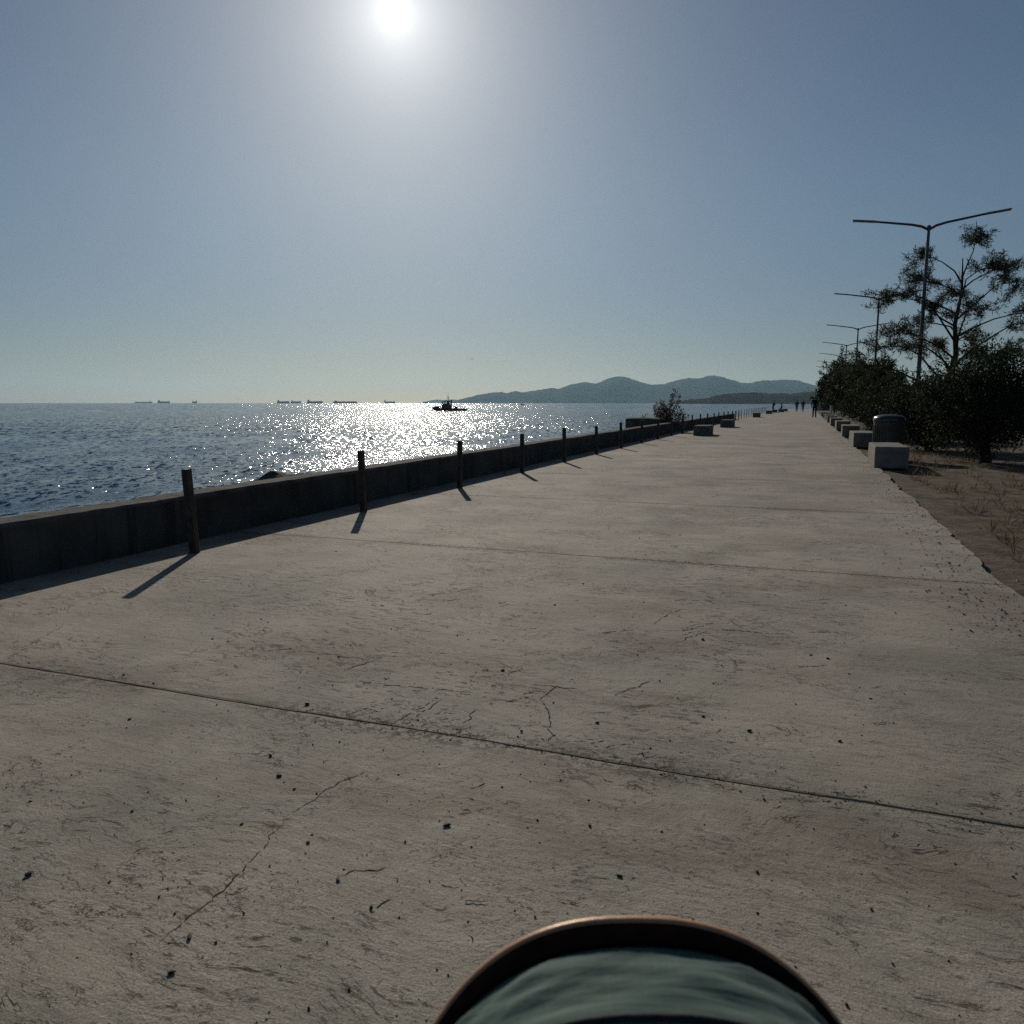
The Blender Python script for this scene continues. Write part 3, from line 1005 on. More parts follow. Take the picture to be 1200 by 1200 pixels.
def build_small():
    # dark block on the rubble behind the wall
    bm = bmesh.new()
    box(bm, (0, 0, 0), (1.5, 1.7, 1.5), bevel=0.05, seg=2)
    bmesh.ops.subdivide_edges(bm, edges=bm.edges, cuts=3, use_grid_fill=True)
    for v in bm.verts:
        v.co += Vector(mnoise.noise_vector(v.co * 2.2)) * 0.04
    o = from_bm('breakwater_block', bm, M['rubble'])
    o.location = (-6.75, 35.4, -0.12)
    tag(o, 'dark square breakwater block rising behind the sea wall left of the spiky bush', 'concrete block')
    # boulder
    bm = bmesh.new()
    bmesh.ops.create_icosphere(bm, subdivisions=4, radius=0.62)
    for v in bm.verts:
        n = v.co.normalized()
        v.co = n * (0.62 + 0.13 * mnoise.noise(n * 1.6) + 0.05 * mnoise.noise(n * 4) + 0.02 * mnoise.noise(n * 11))
        v.co.z *= 0.78
    o = from_bm('boulder', bm, M['rubble'])
    o.location = (-6.85, 9.2, -0.16)
    tag(o, 'dark rounded boulder peeking over the sea wall between the first two posts', 'boulder')
    # low beige building at the end of the trees
    root = empty('low_building', (4.6, 152, -0.03))
    tag(root, 'small low beige building at the far end of the promenade', 'building')
    bm = bmesh.new()
    box(bm, (0, 0, 1.15), (6.2, 5.0, 2.3))
    from_bm('wall', bm, M['plaster'], root)
    bm = bmesh.new()
    box(bm, (0, 0, 2.42), (6.8, 5.6, 0.22))
    from_bm('roof', bm, M['rooftile'], root)
    bm = bmesh.new()
    box(bm, (-1.5, -2.52, 1.0), (0.9, 0.06, 2.0))
    from_bm('door', bm, M['rooftile'], root)
    # two pale bollards under the trees
    for i, (x, t, lb) in enumerate([(2.45, 92, 'slim pale bollard at the foot of the distant trees, nearer of two'), (2.75, 99, 'slim pale bollard at the foot of the distant trees, farther of two')]):
        bm = bmesh.new()
        lathe(bm, [(0.075, 0), (0.075, 1.02), (0.06, 1.07), (0.0, 1.09)], 14)
        o = from_bm('bollard', bm, M['palepost'])
        o.location = (x, t, -0.04)
        tag(o, lb, 'bollard', 'pale bollards under the distant trees')
    # gull
    bm = bmesh.new()
    tube(bm, [(-0.24, 0, 0), (-0.1, 0, 0.0), (0.1, 0, 0.01), (0.26, 0, 0.02)], [0.015, 0.07, 0.075, 0.02], 8)
    for s in (-1, 1):
        pr = [(0.07, s * 0.05, 0.03), (0.02, s * 0.32, 0.17), (-0.10, s * 0.66, 0.12)]
        bk = [(-0.11, s * 0.05, 0.03), (-0.13, s * 0.32, 0.16), (-0.15, s * 0.66, 0.115)]
        for k in range(2):
            q = [Vector(pr[k]), Vector(pr[k + 1]), Vector(bk[k + 1]), Vector(bk[k])]
            up = [bm.verts.new(v + Vector((0, 0, 0.008))) for v in q]
            lo = [bm.verts.new(v - Vector((0, 0, 0.008))) for v in q]
            bm.faces.new(up); bm.faces.new(lo[::-1])
            for j in range(4):
                bm.faces.new((up[j], lo[j], lo[(j + 1) % 4], up[(j + 1) % 4]))
    o = from_bm('gull', bm, M['bird'], smooth=False)
    o.location = at(553, 421, 190)
    o.rotation_euler = (0.15, 0, HEAD + R(70))
    tag(o, 'single gull in flight above the sea, a tiny speck in the sky', 'bird')


# ------------------------------------------------------------------ boats
def hull_mesh(L, B, D, sheer=0.25, bow=0.3, n=20):
    """boat hull along +X (bow at +X), keel at -D*0.4, deck near D*0.6"""
    bm = bmesh.new()
    secs = []
    for i in range(n + 1):
        f = i / n
        x = (f - 0.5) * L
        wf = 1.0 if f < 1 - bow else max(0.02, 1 - max(0.0, (f - 1 + bow) / bow) ** 1.8)
        if f < 0.1:
            wf *= 0.82 + 1.8 * f
        dk = D * 0.6 * (1 + sheer * (2.2 * max(f - 0.55, 0) ** 1.5 * 2 + 0.3 * max(0.2 - f, 0)))
        w = B / 2 * wf
        secs.append([(x, -w, dk), (x, -w * 0.92, 0.02 * D), (x, -w * 0.5, -0.38 * D), (x, 0, -0.42 * D), (x, w * 0.5, -0.38 * D), (x, w * 0.92, 0.02 * D), (x, w, dk)])
    vs = [[bm.verts.new(p) for p in s] for s in secs]
    for s0, s1 in zip(vs, vs[1:]):
        for k in range(7):
            k2 = (k + 1) % 7
            bm.faces.new((s0[k], s1[k], s1[k2], s0[k2]))
    bm.faces.new(vs[0]); bm.faces.new(vs[-1][::-1])
    return bm


def build_tug():
    p = at(527, 481.6, 330)
    root = empty('tugboat', (p.x, p.y, -2.0), HEAD + math.pi)      # bow to the left
    tag(root, 'dark tugboat with a tall mast crossing the bright glitter on the sea', 'boat')
    L = 14.2
    from_bm('hull', hull_mesh(L, 4.4, 1.55, 0.55), M['hull'], root, smooth=False)
    bm = bmesh.new()
    box(bm, (1.2, 0, 1.75), (4.0, 3.0, 1.7), bevel=0.08)
    cab = from_bm('deckhouse', bm, M['cabin'], root)
    for x in (-0.2, 0.75, 1.7, 2.6):
        for s in (-1, 1):
            bm = bmesh.new()
            box(bm, (x, s * 1.5, 2.0), (0.45, 0.06, 0.45))
            from_bm('window', bm, M['glass'], cab)
    bm = bmesh.new()
    # wheelhouse: posts, low wall and roof with open glazing between
    for x in (0.0, 0.95, 1.9, 2.9):
        for s in (-1, 1):
            box(bm, (x, s * 1.1, 3.25), (0.22, 0.14, 1.3))
    box(bm, (1.45, 0, 2.83), (3.1, 2.2, 0.45))
    box(bm, (1.45, 0, 3.98), (3.5, 2.6, 0.2), bevel=0.05)
    box(bm, (0.35, 0, 3.3), (0.9, 1.9, 1.2))
    from_bm('wheelhouse', bm, M['cabin'], root)
    bm = bmesh.new()
    tube(bm, [(0.6, 0, 3.9), (0.6, 0, 5.4), (0.62, 0, 7.1)], [0.16, 0.1, 0.04], 8)
    tube(bm, [(0.6, -0.8, 5.0), (0.6, 0.8, 5.0)], 0.05, 6)
    tube(bm, [(0.6, 0, 5.2), (-0.9, 0, 4.0)], 0.04, 6)
    box(bm, (0.6, 0, 5.55), (0.9, 0.2, 0.15))
    from_bm('mast', bm, M['hull'], root)
    for s in (-1, 1):
        bm = bmesh.new()
        tube(bm, [(-0.7, s * 0.8, 2.4), (-0.7, s * 0.8, 4.2), (-0.9, s * 0.8, 4.5)], 0.24, 10)
        from_bm('funnel', bm, M['hull'], root)
    bm = bmesh.new()
    bmesh.ops.create_uvsphere(bm, u_segments=16, v_segments=10, radius=0.75)
    bmesh.ops.scale(bm, verts=bm.verts, vec=(1.05, 1.2, 0.95))
    bmesh.ops.translate(bm, verts=bm.verts, vec=(-2.5, 0, 1.3))
    from_bm('winch', bm, M['hull'], root, smooth=True)
    bm = bmesh.new()
    for k in range(9):
        a = (k / 8 - 0.5) * 2.2
        lathe(bm, [(0.0, -0.2), (0.33, -0.2), (0.38, 0), (0.33, 0.2), (0.0, 0.2)], 12, (6.9 - 1.9 * (1 - math.cos(a)) * 0.9, math.sin(a) * 1.9, 1.15))
    box(bm, (5.0, 0, 1.55), (2.6, 2.4, 0.55), bevel=0.1)
    from_bm('bow_fender', bm, M['tyre'], root)


def build_ships():
    data = [  # centre px, length px, height px of the hull, superstructure height px, distance, label, bow to the left
        (168, 20, 1.3, 2.0, 8200, 'palest cargo ship on the horizon, leftmost of the anchored ships', 1),
        (192, 14, 1.9, 3.6, 6300, 'hazy cargo ship with a tall deckhouse, second anchored ship from the left', -1),
        (228, 5.5, 1.8, 4.2, 6300, 'shortest ship on the horizon, end-on with a thin mast', 1),
        (332, 14, 2.1, 3.8, 5200, 'dark cargo ship just left of the middle pair on the horizon', -1),
        (347, 11.5, 2.0, 3.6, 5300, 'short dark cargo ship close behind another, fifth from the left', -1),
        (369, 18, 2.2, 4.2, 5000, 'dark cargo ship with a high stern house, sixth from the left', -1),
        (404.5, 27, 2.0, 3.2, 5000, 'longest low dark ship on the horizon', -1),
        (456.5, 13, 1.8, 3.8, 5400, 'lone small cargo ship against the bright glitter, left of the tugboat', -1),
        (498.5, 6, 1.6, 2.4, 5600, 'tiny dark ship at the tip of the faint island', 1),
    ]
    for px, lpx, hh, sh, D, lb, d in data:
        k = D / 929.0
        p = at(px, 472, D)
        L, Hh = lpx * k * 1.02, hh * k
        root = empty('cargo_ship', (p.x, p.y, -2.0), HEAD + (math.pi if d > 0 else 0))
        tag(root, lb, 'ship', 'ships anchored along the horizon')
        from_bm('hull', hull_mesh(L, L * 0.16, Hh / 0.6 * 0.92, 0.15, 0.12), M['ship_hull'], root)
        bm = bmesh.new()
        w = L * 0.13
        sx = -L * 0.40
        box(bm, (sx, 0, Hh + (sh - hh) * k * 0.38), (L * 0.10, w, (sh - hh) * k * 0.95), bevel=0.4)
        box(bm, (sx + L * 0.012, 0, Hh + (sh - hh) * k * 0.80), (L * 0.07, w * 1.2, (sh - hh) * k * 0.18))
        tube(bm, [(sx, 0, Hh + (sh - hh) * k * 0.8), (sx, 0, Hh + (sh - hh) * k * 1.25)], 0.8, 6)
        from_bm('deckhouse', bm, M['ship_hull'], root)
        bm = bmesh.new()
        for q in range(4):
            x = L * (-0.24 + 0.19 * q)
            box(bm, (x, 0, Hh + 0.6), (L * 0.13, w * 0.8, 2.4))
        tube(bm, [(L * 0.42, 0, Hh), (L * 0.42, 0, Hh + (sh - hh) * k * 0.7)], 0.6, 6)
        from_bm('hatches', bm, M['ship_hull'], root)
    p = at(612, 473.2, 1150)
    root = empty('fishing_boat', (p.x, p.y, -2.0), HEAD)
    tag(root, 'tiny dark fishing boat far out below the hills', 'boat')
    from_bm('hull', hull_mesh(5.5, 2, 1.5, 0.5), M['hull'], root)
    bm = bmesh.new(); box(bm, (-0.8, 0, 1.5), (1.6, 1.4, 1.4), bevel=0.05)
    from_bm('cabin', bm, M['cabin'], root)


# ------------------------------------------------------------------ people
def cloth(name, col):
    return simple(name, col, 0.85, 0.25, 9, bump=0.5, bdist=0.01, spec=0.15)


def person(label, loc, rz, J, cols, hgt, hair=True, jacket_to=0.47):
    """J: joint name -> (x, y, z) for a 1.75 m figure facing +Y; grown as one skin"""
    k = hgt / 1.75
    order = ['pelvis', 'waist', 'chest', 'neck', 'chin', 'head', 'crown']
    edges = [('pelvis', 'waist'), ('waist', 'chest'), ('chest', 'neck'), ('neck', 'chin'), ('chin', 'head'), ('head', 'crown')]
    rad = {'pelvis': (.145, .115), 'waist': (.135, .105), 'chest': (.165, .12), 'neck': (.058, .058), 'chin': (.068, .078), 'head': (.078, .098), 'crown': (.05, .06)}
    for s in 'lr':
        edges += [('chest', 'sh' + s), ('sh' + s, 'el' + s), ('el' + s, 'wr' + s), ('wr' + s, 'ha' + s), ('pelvis', 'hip' + s), ('hip' + s, 'kn' + s), ('kn' + s, 'an' + s), ('an' + s, 'toe' + s)]
        rad.update({'sh' + s: (.075, .075), 'el' + s: (.055, .055), 'wr' + s: (.04, .04), 'ha' + s: (.042, .03), 'hip' + s: (.10, .10), 'kn' + s: (.068, .07), 'an' + s: (.05, .055), 'toe' + s: (.048, .035)})
    names = list(rad)
    me = bpy.data.meshes.new('person_body')
    me.from_pydata([Vector(J[n]) * k for n in names], [(names.index(a), names.index(b)) for a, b in edges], [])
    tmp = bpy.data.objects.new('tmp', me)
    COL.objects.link(tmp)
    tmp.modifiers.new('skin', 'SKIN')
    sub = tmp.modifiers.new('sub', 'SUBSURF'); sub.levels = 2; sub.render_levels = 2
    for i, n in enumerate(names):
        sv = me.skin_vertices[0].data[i]
        sv.radius = (rad[n][0] * k, rad[n][1] * k)
        sv.use_root = n == 'pelvis'
    dg = bpy.context.evaluated_depsgraph_get()
    m2 = bpy.data.meshes.new_from_object(tmp.evaluated_get(dg))
    bpy.data.objects.remove(tmp)
    bm = bmesh.new(); bm.from_mesh(m2)
    # nose and ears as small pulls on the head surface
    hd = Vector(J['head']) * k
    mats = [M['skin'], cloth('jacket', cols[0]), cloth('trousers', cols[1]), cloth('shoes', cols[2])]
    m2.materials.clear()
    segs = {0: [('neck', 'chin'), ('chin', 'head'), ('head', 'crown'), ('wrl', 'hal'), ('wrr', 'har')],
            1: [('pelvis', 'waist'), ('waist', 'chest'), ('chest', 'neck'), ('chest', 'shl'), ('chest', 'shr'), ('shl', 'ell'), ('shr', 'elr'), ('ell', 'wrl'), ('elr', 'wrr')],
            2: [('pelvis', 'hipl'), ('pelvis', 'hipr'), ('hipl', 'knl'), ('hipr', 'knr'), ('knl', 'anl'), ('knr', 'anr')], 3: [('anl', 'toel'), ('anr', 'toer')]}

    def dseg(p, a, b):
        ab = b - a
        t = max(0, min(1, (p - a).dot(ab) / ab.length_squared))
        return (p - a - ab * t).length
    for f in bm.faces:
        c = f.calc_center_median()
        f.material_index = min((dseg(c, Vector(J[a]) * k, Vector(J[b]) * k), mi) for mi, ss in segs.items() for a, b in ss)[1]
        f.smooth = True
    for v in bm.verts:
        d = v.co - hd
        if d.length < 0.16 * k and abs(d.x) < 0.02 * k and -0.05 * k < d.z < 0.0 and d.y > 0.05 * k:
            v.co.y += 0.02 * k
    bm.to_mesh(m2); bm.free()
    o = link_mesh('person', m2, mats)
    o.location = loc
    o.rotation_euler = (0, 0, rz)
    tag(o, label, 'person')
    if hair:
        bm = bmesh.new()
        bmesh.ops.create_uvsphere(bm, u_segments=16, v_segments=12, radius=0.1 * k)
        for v in bm.verts:
            v.co = Vector((v.co.x * 0.92, v.co.y * 1.12 - 0.016 * k, v.co.z * 1.05 + 0.035 * k))
            if v.co.y > 0.03 * k and v.co.z < 0.06 * k:
                v.co.y = 0.03 * k
        bmesh.ops.translate(bm, verts=bm.verts, vec=hd)
        from_bm('hair', bm, M['hair'], o, smooth=True)
    return o


STAND = dict(pelvis=(0, 0, .93), waist=(0, .01, 1.08), chest=(0, .01, 1.32), neck=(0, .0, 1.47), chin=(0, .02, 1.54), head=(0, .025, 1.62), crown=(0, .015, 1.69),
             shl=(-.185, 0, 1.40), ell=(-.235, -.03, 1.12), wrl=(-.235, .06, .88), hal=(-.225, .09, .78), shr=(.185, 0, 1.40), elr=(.235, -.03, 1.12), wrr=(.235, .06, .88), har=(.225, .09, .78),
             hipl=(-.09, 0, .86), knl=(-.095, .02, .49), anl=(-.1, -.02, .09), toel=(-.11, .13, .035), hipr=(.09, 0, .86), knr=(.095, .02, .49), anr=(.1, -.02, .09), toer=(.11, .13, .035))


def mod(base, **kw):
    d = dict(base); d.update(kw); return d


WALK = mod(STAND, knl=(-.09, .10, .50), anl=(-.09, .16, .10), toel=(-.10, .30, .045), knr=(.09, .0, .49), anr=(.09, -.20, .14), toer=(.1, -.08, .04),
           ell=(-.24, -.10, 1.13), wrl=(-.24, -.08, .90), hal=(-.235, -.07, .80), elr=(.24, .04, 1.12), wrr=(.235, .17, .92), har=(.225, .21, .83))
SIT = mod(STAND, pelvis=(0, 0, .52), waist=(0, .02, .66), chest=(0, .06, .90), neck=(0, .07, 1.05), chin=(0, .10, 1.12), head=(0, .11, 1.20), crown=(0, .10, 1.27),
          shl=(-.185, .05, .98), ell=(-.23, .06, .72), wrl=(-.16, .27, .62), hal=(-.13, .35, .60), shr=(.185, .05, .98), elr=(.23, .06, .72), wrr=(.16, .27, .62), har=(.13, .35, .60),
          hipl=(-.09, .06, .50), knl=(-.11, .46, .50), anl=(-.11, .44, .09), toel=(-.12, .60, .035), hipr=(.09, .06, .50), knr=(.11, .46, .50), anr=(.11, .46, .09), toer=(.12, .62, .035))
LEAN = mod(STAND, waist=(0, .03, 1.07), chest=(0, .09, 1.29), neck=(0, .12, 1.43), chin=(0, .16, 1.49), head=(0, .17, 1.57), crown=(0, .165, 1.64),
           shl=(-.185, .09, 1.36), ell=(-.25, .06, 1.09), wrl=(-.15, .24, 1.02), hal=(-.10, .31, 1.04), shr=(.185, .09, 1.36), elr=(.25, .06, 1.09), wrr=(.15, .24, 1.02), har=(.10, .31, 1.04))


def build_people():
    person('person in a dark jacket walking along the middle of the promenade, nearest of the walkers', (0.66, 73, 0), R(4), WALK, ((0.014, 0.011, 0.013), (0.03, 0.018, 0.014), (0.012, 0.012, 0.012)), 1.86)
    person('person in a dark green coat walking beside another far down the promenade', (-1.35, 124, 0), R(-8), WALK, ((0.014, 0.024, 0.018), (0.012, 0.013, 0.015), (0.02, 0.02, 0.02)), 1.66)
    person('person in navy walking on the right of a pair far down the promenade', (-0.5, 125, 0), R(6), mod(WALK, knl=WALK['knr'][:1] and (-.09, .0, .49), anl=(-.09, -.20, .14), toel=(-.1, -.08, .04), knr=(.09, .10, .50), anr=(.09, .16, .10), toer=(.10, .30, .045)), ((0.012, 0.014, 0.024), (0.014, 0.015, 0.022), (0.25, 0.25, 0.25)), 1.72)
    person('person in black standing beside the block seats on the sea side', (-4.3, 114.2, 0), R(-60), LEAN, ((0.010, 0.011, 0.011), (0.012, 0.012, 0.012), (0.02, 0.02, 0.02)), 1.70)
    person('person in pale clothes sitting on a block seat on the sea side', (-3.22, 117.4, -0.07), R(80), SIT, ((0.05, 0.05, 0.055), (0.42, 0.42, 0.42), (0.1, 0.1, 0.1)), 1.70)


# ------------------------------------------------------------------ stroller
def sup(c, p):
    return math.copysign(abs(c) ** (2 / p), c)


def build_stroller():
    root = empty('stroller', (0, 0, 0), HEAD)
    tag(root, 'teal hooded baby stroller with brown trim at the bottom edge', 'stroller')
    CX, A, ZB = 0.084, 0.172, 0.73
    E = 2.45

    def bow(s, th, lift=0.0):
        """s: 0 front edge .. 1 rear edge; th 0..pi across"""
        yy = 0.495 - 0.26 * s
        za = 0.942 - 0.02 * s - 0.30 * max(s - 0.38, 0) ** 1.7
        c, sn = math.cos(th), math.sin(th)
        a = A * (1 - 0.05 * s) + lift
        return Vector((CX + a * sup(c, E), yy - 0.10 * (1 - sup(sn, E)) * (1 - s), ZB + (za + lift - ZB) * sup(sn, E)))
    nu, nv = 120, 90
    V = []
    for i in range(nv):
        s = i / (nv - 1)
        for j in range(nu):
            th = math.pi * (0.5 - 0.5 * math.cos(math.pi * j / (nu - 1)))
            p = bow(s, th)
            # tension folds that run across the hood between its bows
            f = math.sin(math.pi * min(s / 0.30, 1.0)) if s < 0.30 else 0.6
            w = 0.0030 * mnoise.fractal((p.x * 13 + 3, s * 19 + p.x * 9, 2.0), 0.9, 2.1, 3) + 0.0014 * mnoise.noise((p.x * 24, s * 32 - p.x * 14, 5))
            n = (p - Vector((CX, 0.3, 0.70))).normalized()
            V.append(p + n * w * f + n * 0.003)
    Fc = [(i * nu + j, i * nu + j + 1, (i + 1) * nu + j + 1, (i + 1) * nu + j) for i in range(nv - 1) for j in range(nu - 1)]
    o = from_np('canopy', V, Fc, M['canopy'], root, smooth=True)
    sol = o.modifiers.new('thick', 'SOLIDIFY'); sol.thickness = 0.0015
    ths = [math.pi * (0.5 - 0.5 * math.cos(math.pi * j / 90)) for j in range(91)]
    bm = bmesh.new()
    tube(bm, [bow(0.0, th, 0.0005) + Vector((0, 0.0048, 0.0010)) for th in ths], 0.0040, 18)
    from_bm('trim', bm, M['trim'], root, smooth=True)
    V = []
    for i in range(9):
        for th in ths:
            p = bow(0.088 * i / 8, th)
            n = (p - Vector((CX, 0.3, 0.70))).normalized()
            V.append(p + n * (0.0044 + 0.0012 * math.sin(math.pi * i / 8)))
    m_ = len(ths)
    bnd = from_np('binding', V, [(i * m_ + j, i * m_ + j + 1, (i + 1) * m_ + j + 1, (i + 1) * m_ + j) for i in range(8) for j in range(m_ - 1)], M['binding'], root, smooth=True)
    sol = bnd.modifiers.new('thick', 'SOLIDIFY'); sol.thickness = 0.001
    bm = bmesh.new()
    tube(bm, [bow(0.290, th, 0.0030) for th in ths], 0.0026, 10)
    from_bm('seam', bm, M['seam'], root, smooth=True)
    # seat shell, frame, handle and wheels below and behind the picture
    bm = bmesh.new()
    box(bm, (CX, 0.40, 0.56), (0.29, 0.42, 0.30), bevel=0.07, seg=3)
    from_bm('seat', bm, M['seam'], root, smooth=False)
    bm = bmesh.new()
    for s in (-1, 1):
        x = CX + s * 0.19
        tube(bm, [(x, 0.08, 1.0), (x, 0.13, 0.92), (x, 0.55, 0.34), (x, 0.80, 0.14)], 0.012, 10)
        tube(bm, [(x, 0.46, 0.50), (x, 0.16, 0.14)], 0.012, 10)
    tube(bm, [(CX - 0.19, 0.16, 0.14), (CX + 0.19, 0.16, 0.14)], 0.01, 8)
    tube(bm, [(CX - 0.19, 0.80, 0.14), (CX + 0.19, 0.80, 0.14)], 0.01, 8)
    from_bm('frame', bm, M['frame'], root, smooth=True)
    bm = bmesh.new()
    tube(bm, [(CX - 0.19, 0.08, 1.0), (CX - 0.17, 0.055, 1.02), (CX, 0.045, 1.025), (CX + 0.17, 0.055, 1.02), (CX + 0.19, 0.08, 1.0)], 0.016, 12)
    from_bm('handlebar', bm, M['trim'], root, smooth=True)
    for (x, y) in ((-0.215, 0.16), (0.215, 0.16), (-0.215, 0.80), (0.215, 0.80)):
        bm = bmesh.new()
        lathe(bm, [(0.04, -0.02), (0.10, -0.018), (0.11, 0.0), (0.10, 0.018), (0.04, 0.02)], 24)
        bmesh.ops.rotate(bm, verts=bm.verts, cent=(0, 0, 0), matrix=Euler((0, R(90), 0)).to_matrix())
        bmesh.ops.translate(bm, verts=bm.verts, vec=(CX + x, y, 0.111))
        from_bm('wheel', bm, M['tyre'], root, smooth=True)


# ------------------------------------------------------------------ litter on the concrete
def ground_at(px, py):
    d = CR @ Vector((px - 600, 600 - py, -F))
    k = -CAMH / d.z
    return Vector((d.x * k, d.y * k, 0))


def build_cracks():
    """open cracks and torn scars in the skin of the concrete, as thin ragged strips of exposed dark bed"""
    rr = random.Random(12)
    V, Fc = [], []

    def strip(pts, w, gap=0.0):
        n = len(pts)
        prev = None
        for i, p in enumerate(pts):
            d = (pts[min(i + 1, n - 1)] - pts[max(i - 1, 0)])
            d.normalize()
            nn = Vector((-d.y, d.x, 0))
            ww = w * (0.35 + 1.1 * rr.random()) * math.sin(math.pi * (i + 0.35) / (n - 0.3)) ** 0.5
            V.append(p + nn * ww + Vector((0, 0, 0.0012))); V.append(p - nn * ww + Vector((0, 0, 0.0012)))
            k = len(V)
            if prev and rr.random() >= gap:
                Fc.append((prev - 2, prev - 1, k - 1, k - 2))
            prev = k

    def jag(ctrl, amp, step=0.012):
        out = []
        for a, b in zip(ctrl, ctrl[1:]):
            n = max(2, int((b - a).length / step))
            d = (b - a).normalized()
            nn = Vector((-d.y, d.x, 0))
            s_ = rr.random() * 100
            for i in range(n):
                f = i / n
                out.append(a.lerp(b, f) + nn * (amp * mnoise.fractal((s_ + f * (b - a).length * 14, 0, 0), 0.7, 2.1, 4) * math.sin(math.pi * f)) + d * rr.uniform(-.3, .3) * step)
        out.append(ctrl[-1])
        return out
    long_ = [[(435, 902), (397, 917), (366, 939), (332, 958)], [(332, 962), (315, 986), (300, 1003), (266, 1039), (240, 1061), (182, 1108)], [(402, 786), (452, 769)], [(350, 762), (432, 773)],
             [(410, 798), (470, 804), (560, 812)], [(589, 794), (614, 782)], [(455, 851), (510, 820)], [(470, 853), (518, 819)], [(405, 838), (452, 823)], [(634, 819), (643, 835), (645, 850), (643, 872)],
             [(575, 820), (600, 821), (625, 815)], [(632, 820), (652, 805)], [(622, 802), (682, 808)], [(394, 1027), (457, 1016)], [(416, 1074), (461, 1054)], [(548, 926), (575, 915)],
             [(718, 816), (765, 797)], [(791, 754), (829, 739)], [(930, 782), (969, 780)], [(795, 741), (836, 730)], [(945, 704), (975, 702)], [(948, 741), (985, 741)], [(765, 732), (785, 718), (800, 714)],
             [(515, 705), (542, 702)], [(495, 721), (512, 718)], [(560, 830), (540, 850)], [(505, 868), (560, 850)], [(700, 742), (745, 738)], [(820, 736), (925, 744)], [(480, 700), (560, 690)], [(300, 765), (365, 756)]]
    for c in long_:
        g = [ground_at(*q) for q in c]
        y = g[0].y
        strip(jag(g, 0.022), 0.0009 + 0.0006 * y, 0.22)
    # scars in clusters
    for (cx, cy, n, rx, ry) in [(560, 745, 40, 70, 30), (545, 800, 46, 60, 22), (500, 845, 50, 60, 18), (590, 815, 34, 45, 12), (625, 868, 36, 60, 14), (740, 880, 44, 80, 16), (820, 905, 36, 90, 14), (960, 935, 34, 60, 10),
                            (700, 700, 26, 90, 16), (820, 750, 22, 60, 16), (420, 770, 22, 70, 20), (545, 940, 18, 45, 22), (520, 990, 7, 30, 12), (470, 830, 22, 30, 16), (330, 740, 14, 60, 20), (900, 720, 18, 90, 20), (190, 1010, 34, 40, 50), (520, 1060, 14, 70, 30)]:
        for _ in range(n):
            p = ground_at(cx + rr.gauss(0, rx * 0.6), cy + rr.gauss(0, ry * 0.6))
            a = rr.gauss(0.25, 0.5)
            L = rr.uniform(0.012, 0.055) * (0.6 + 0.13 * p.y)
            d = Vector((math.cos(a), math.sin(a), 0)) * L
            strip(jag([p - d * 0.5, p + d * 0.5], 0.012, 0.006), rr.uniform(0.0010, 0.0026) * (0.30 + 0.20 * p.y), 0.1)
    prom = bpy.data.objects['promenade']
    o = from_np('surface_cracks', [tuple(v) for v in V], Fc, M['bed'], prom)


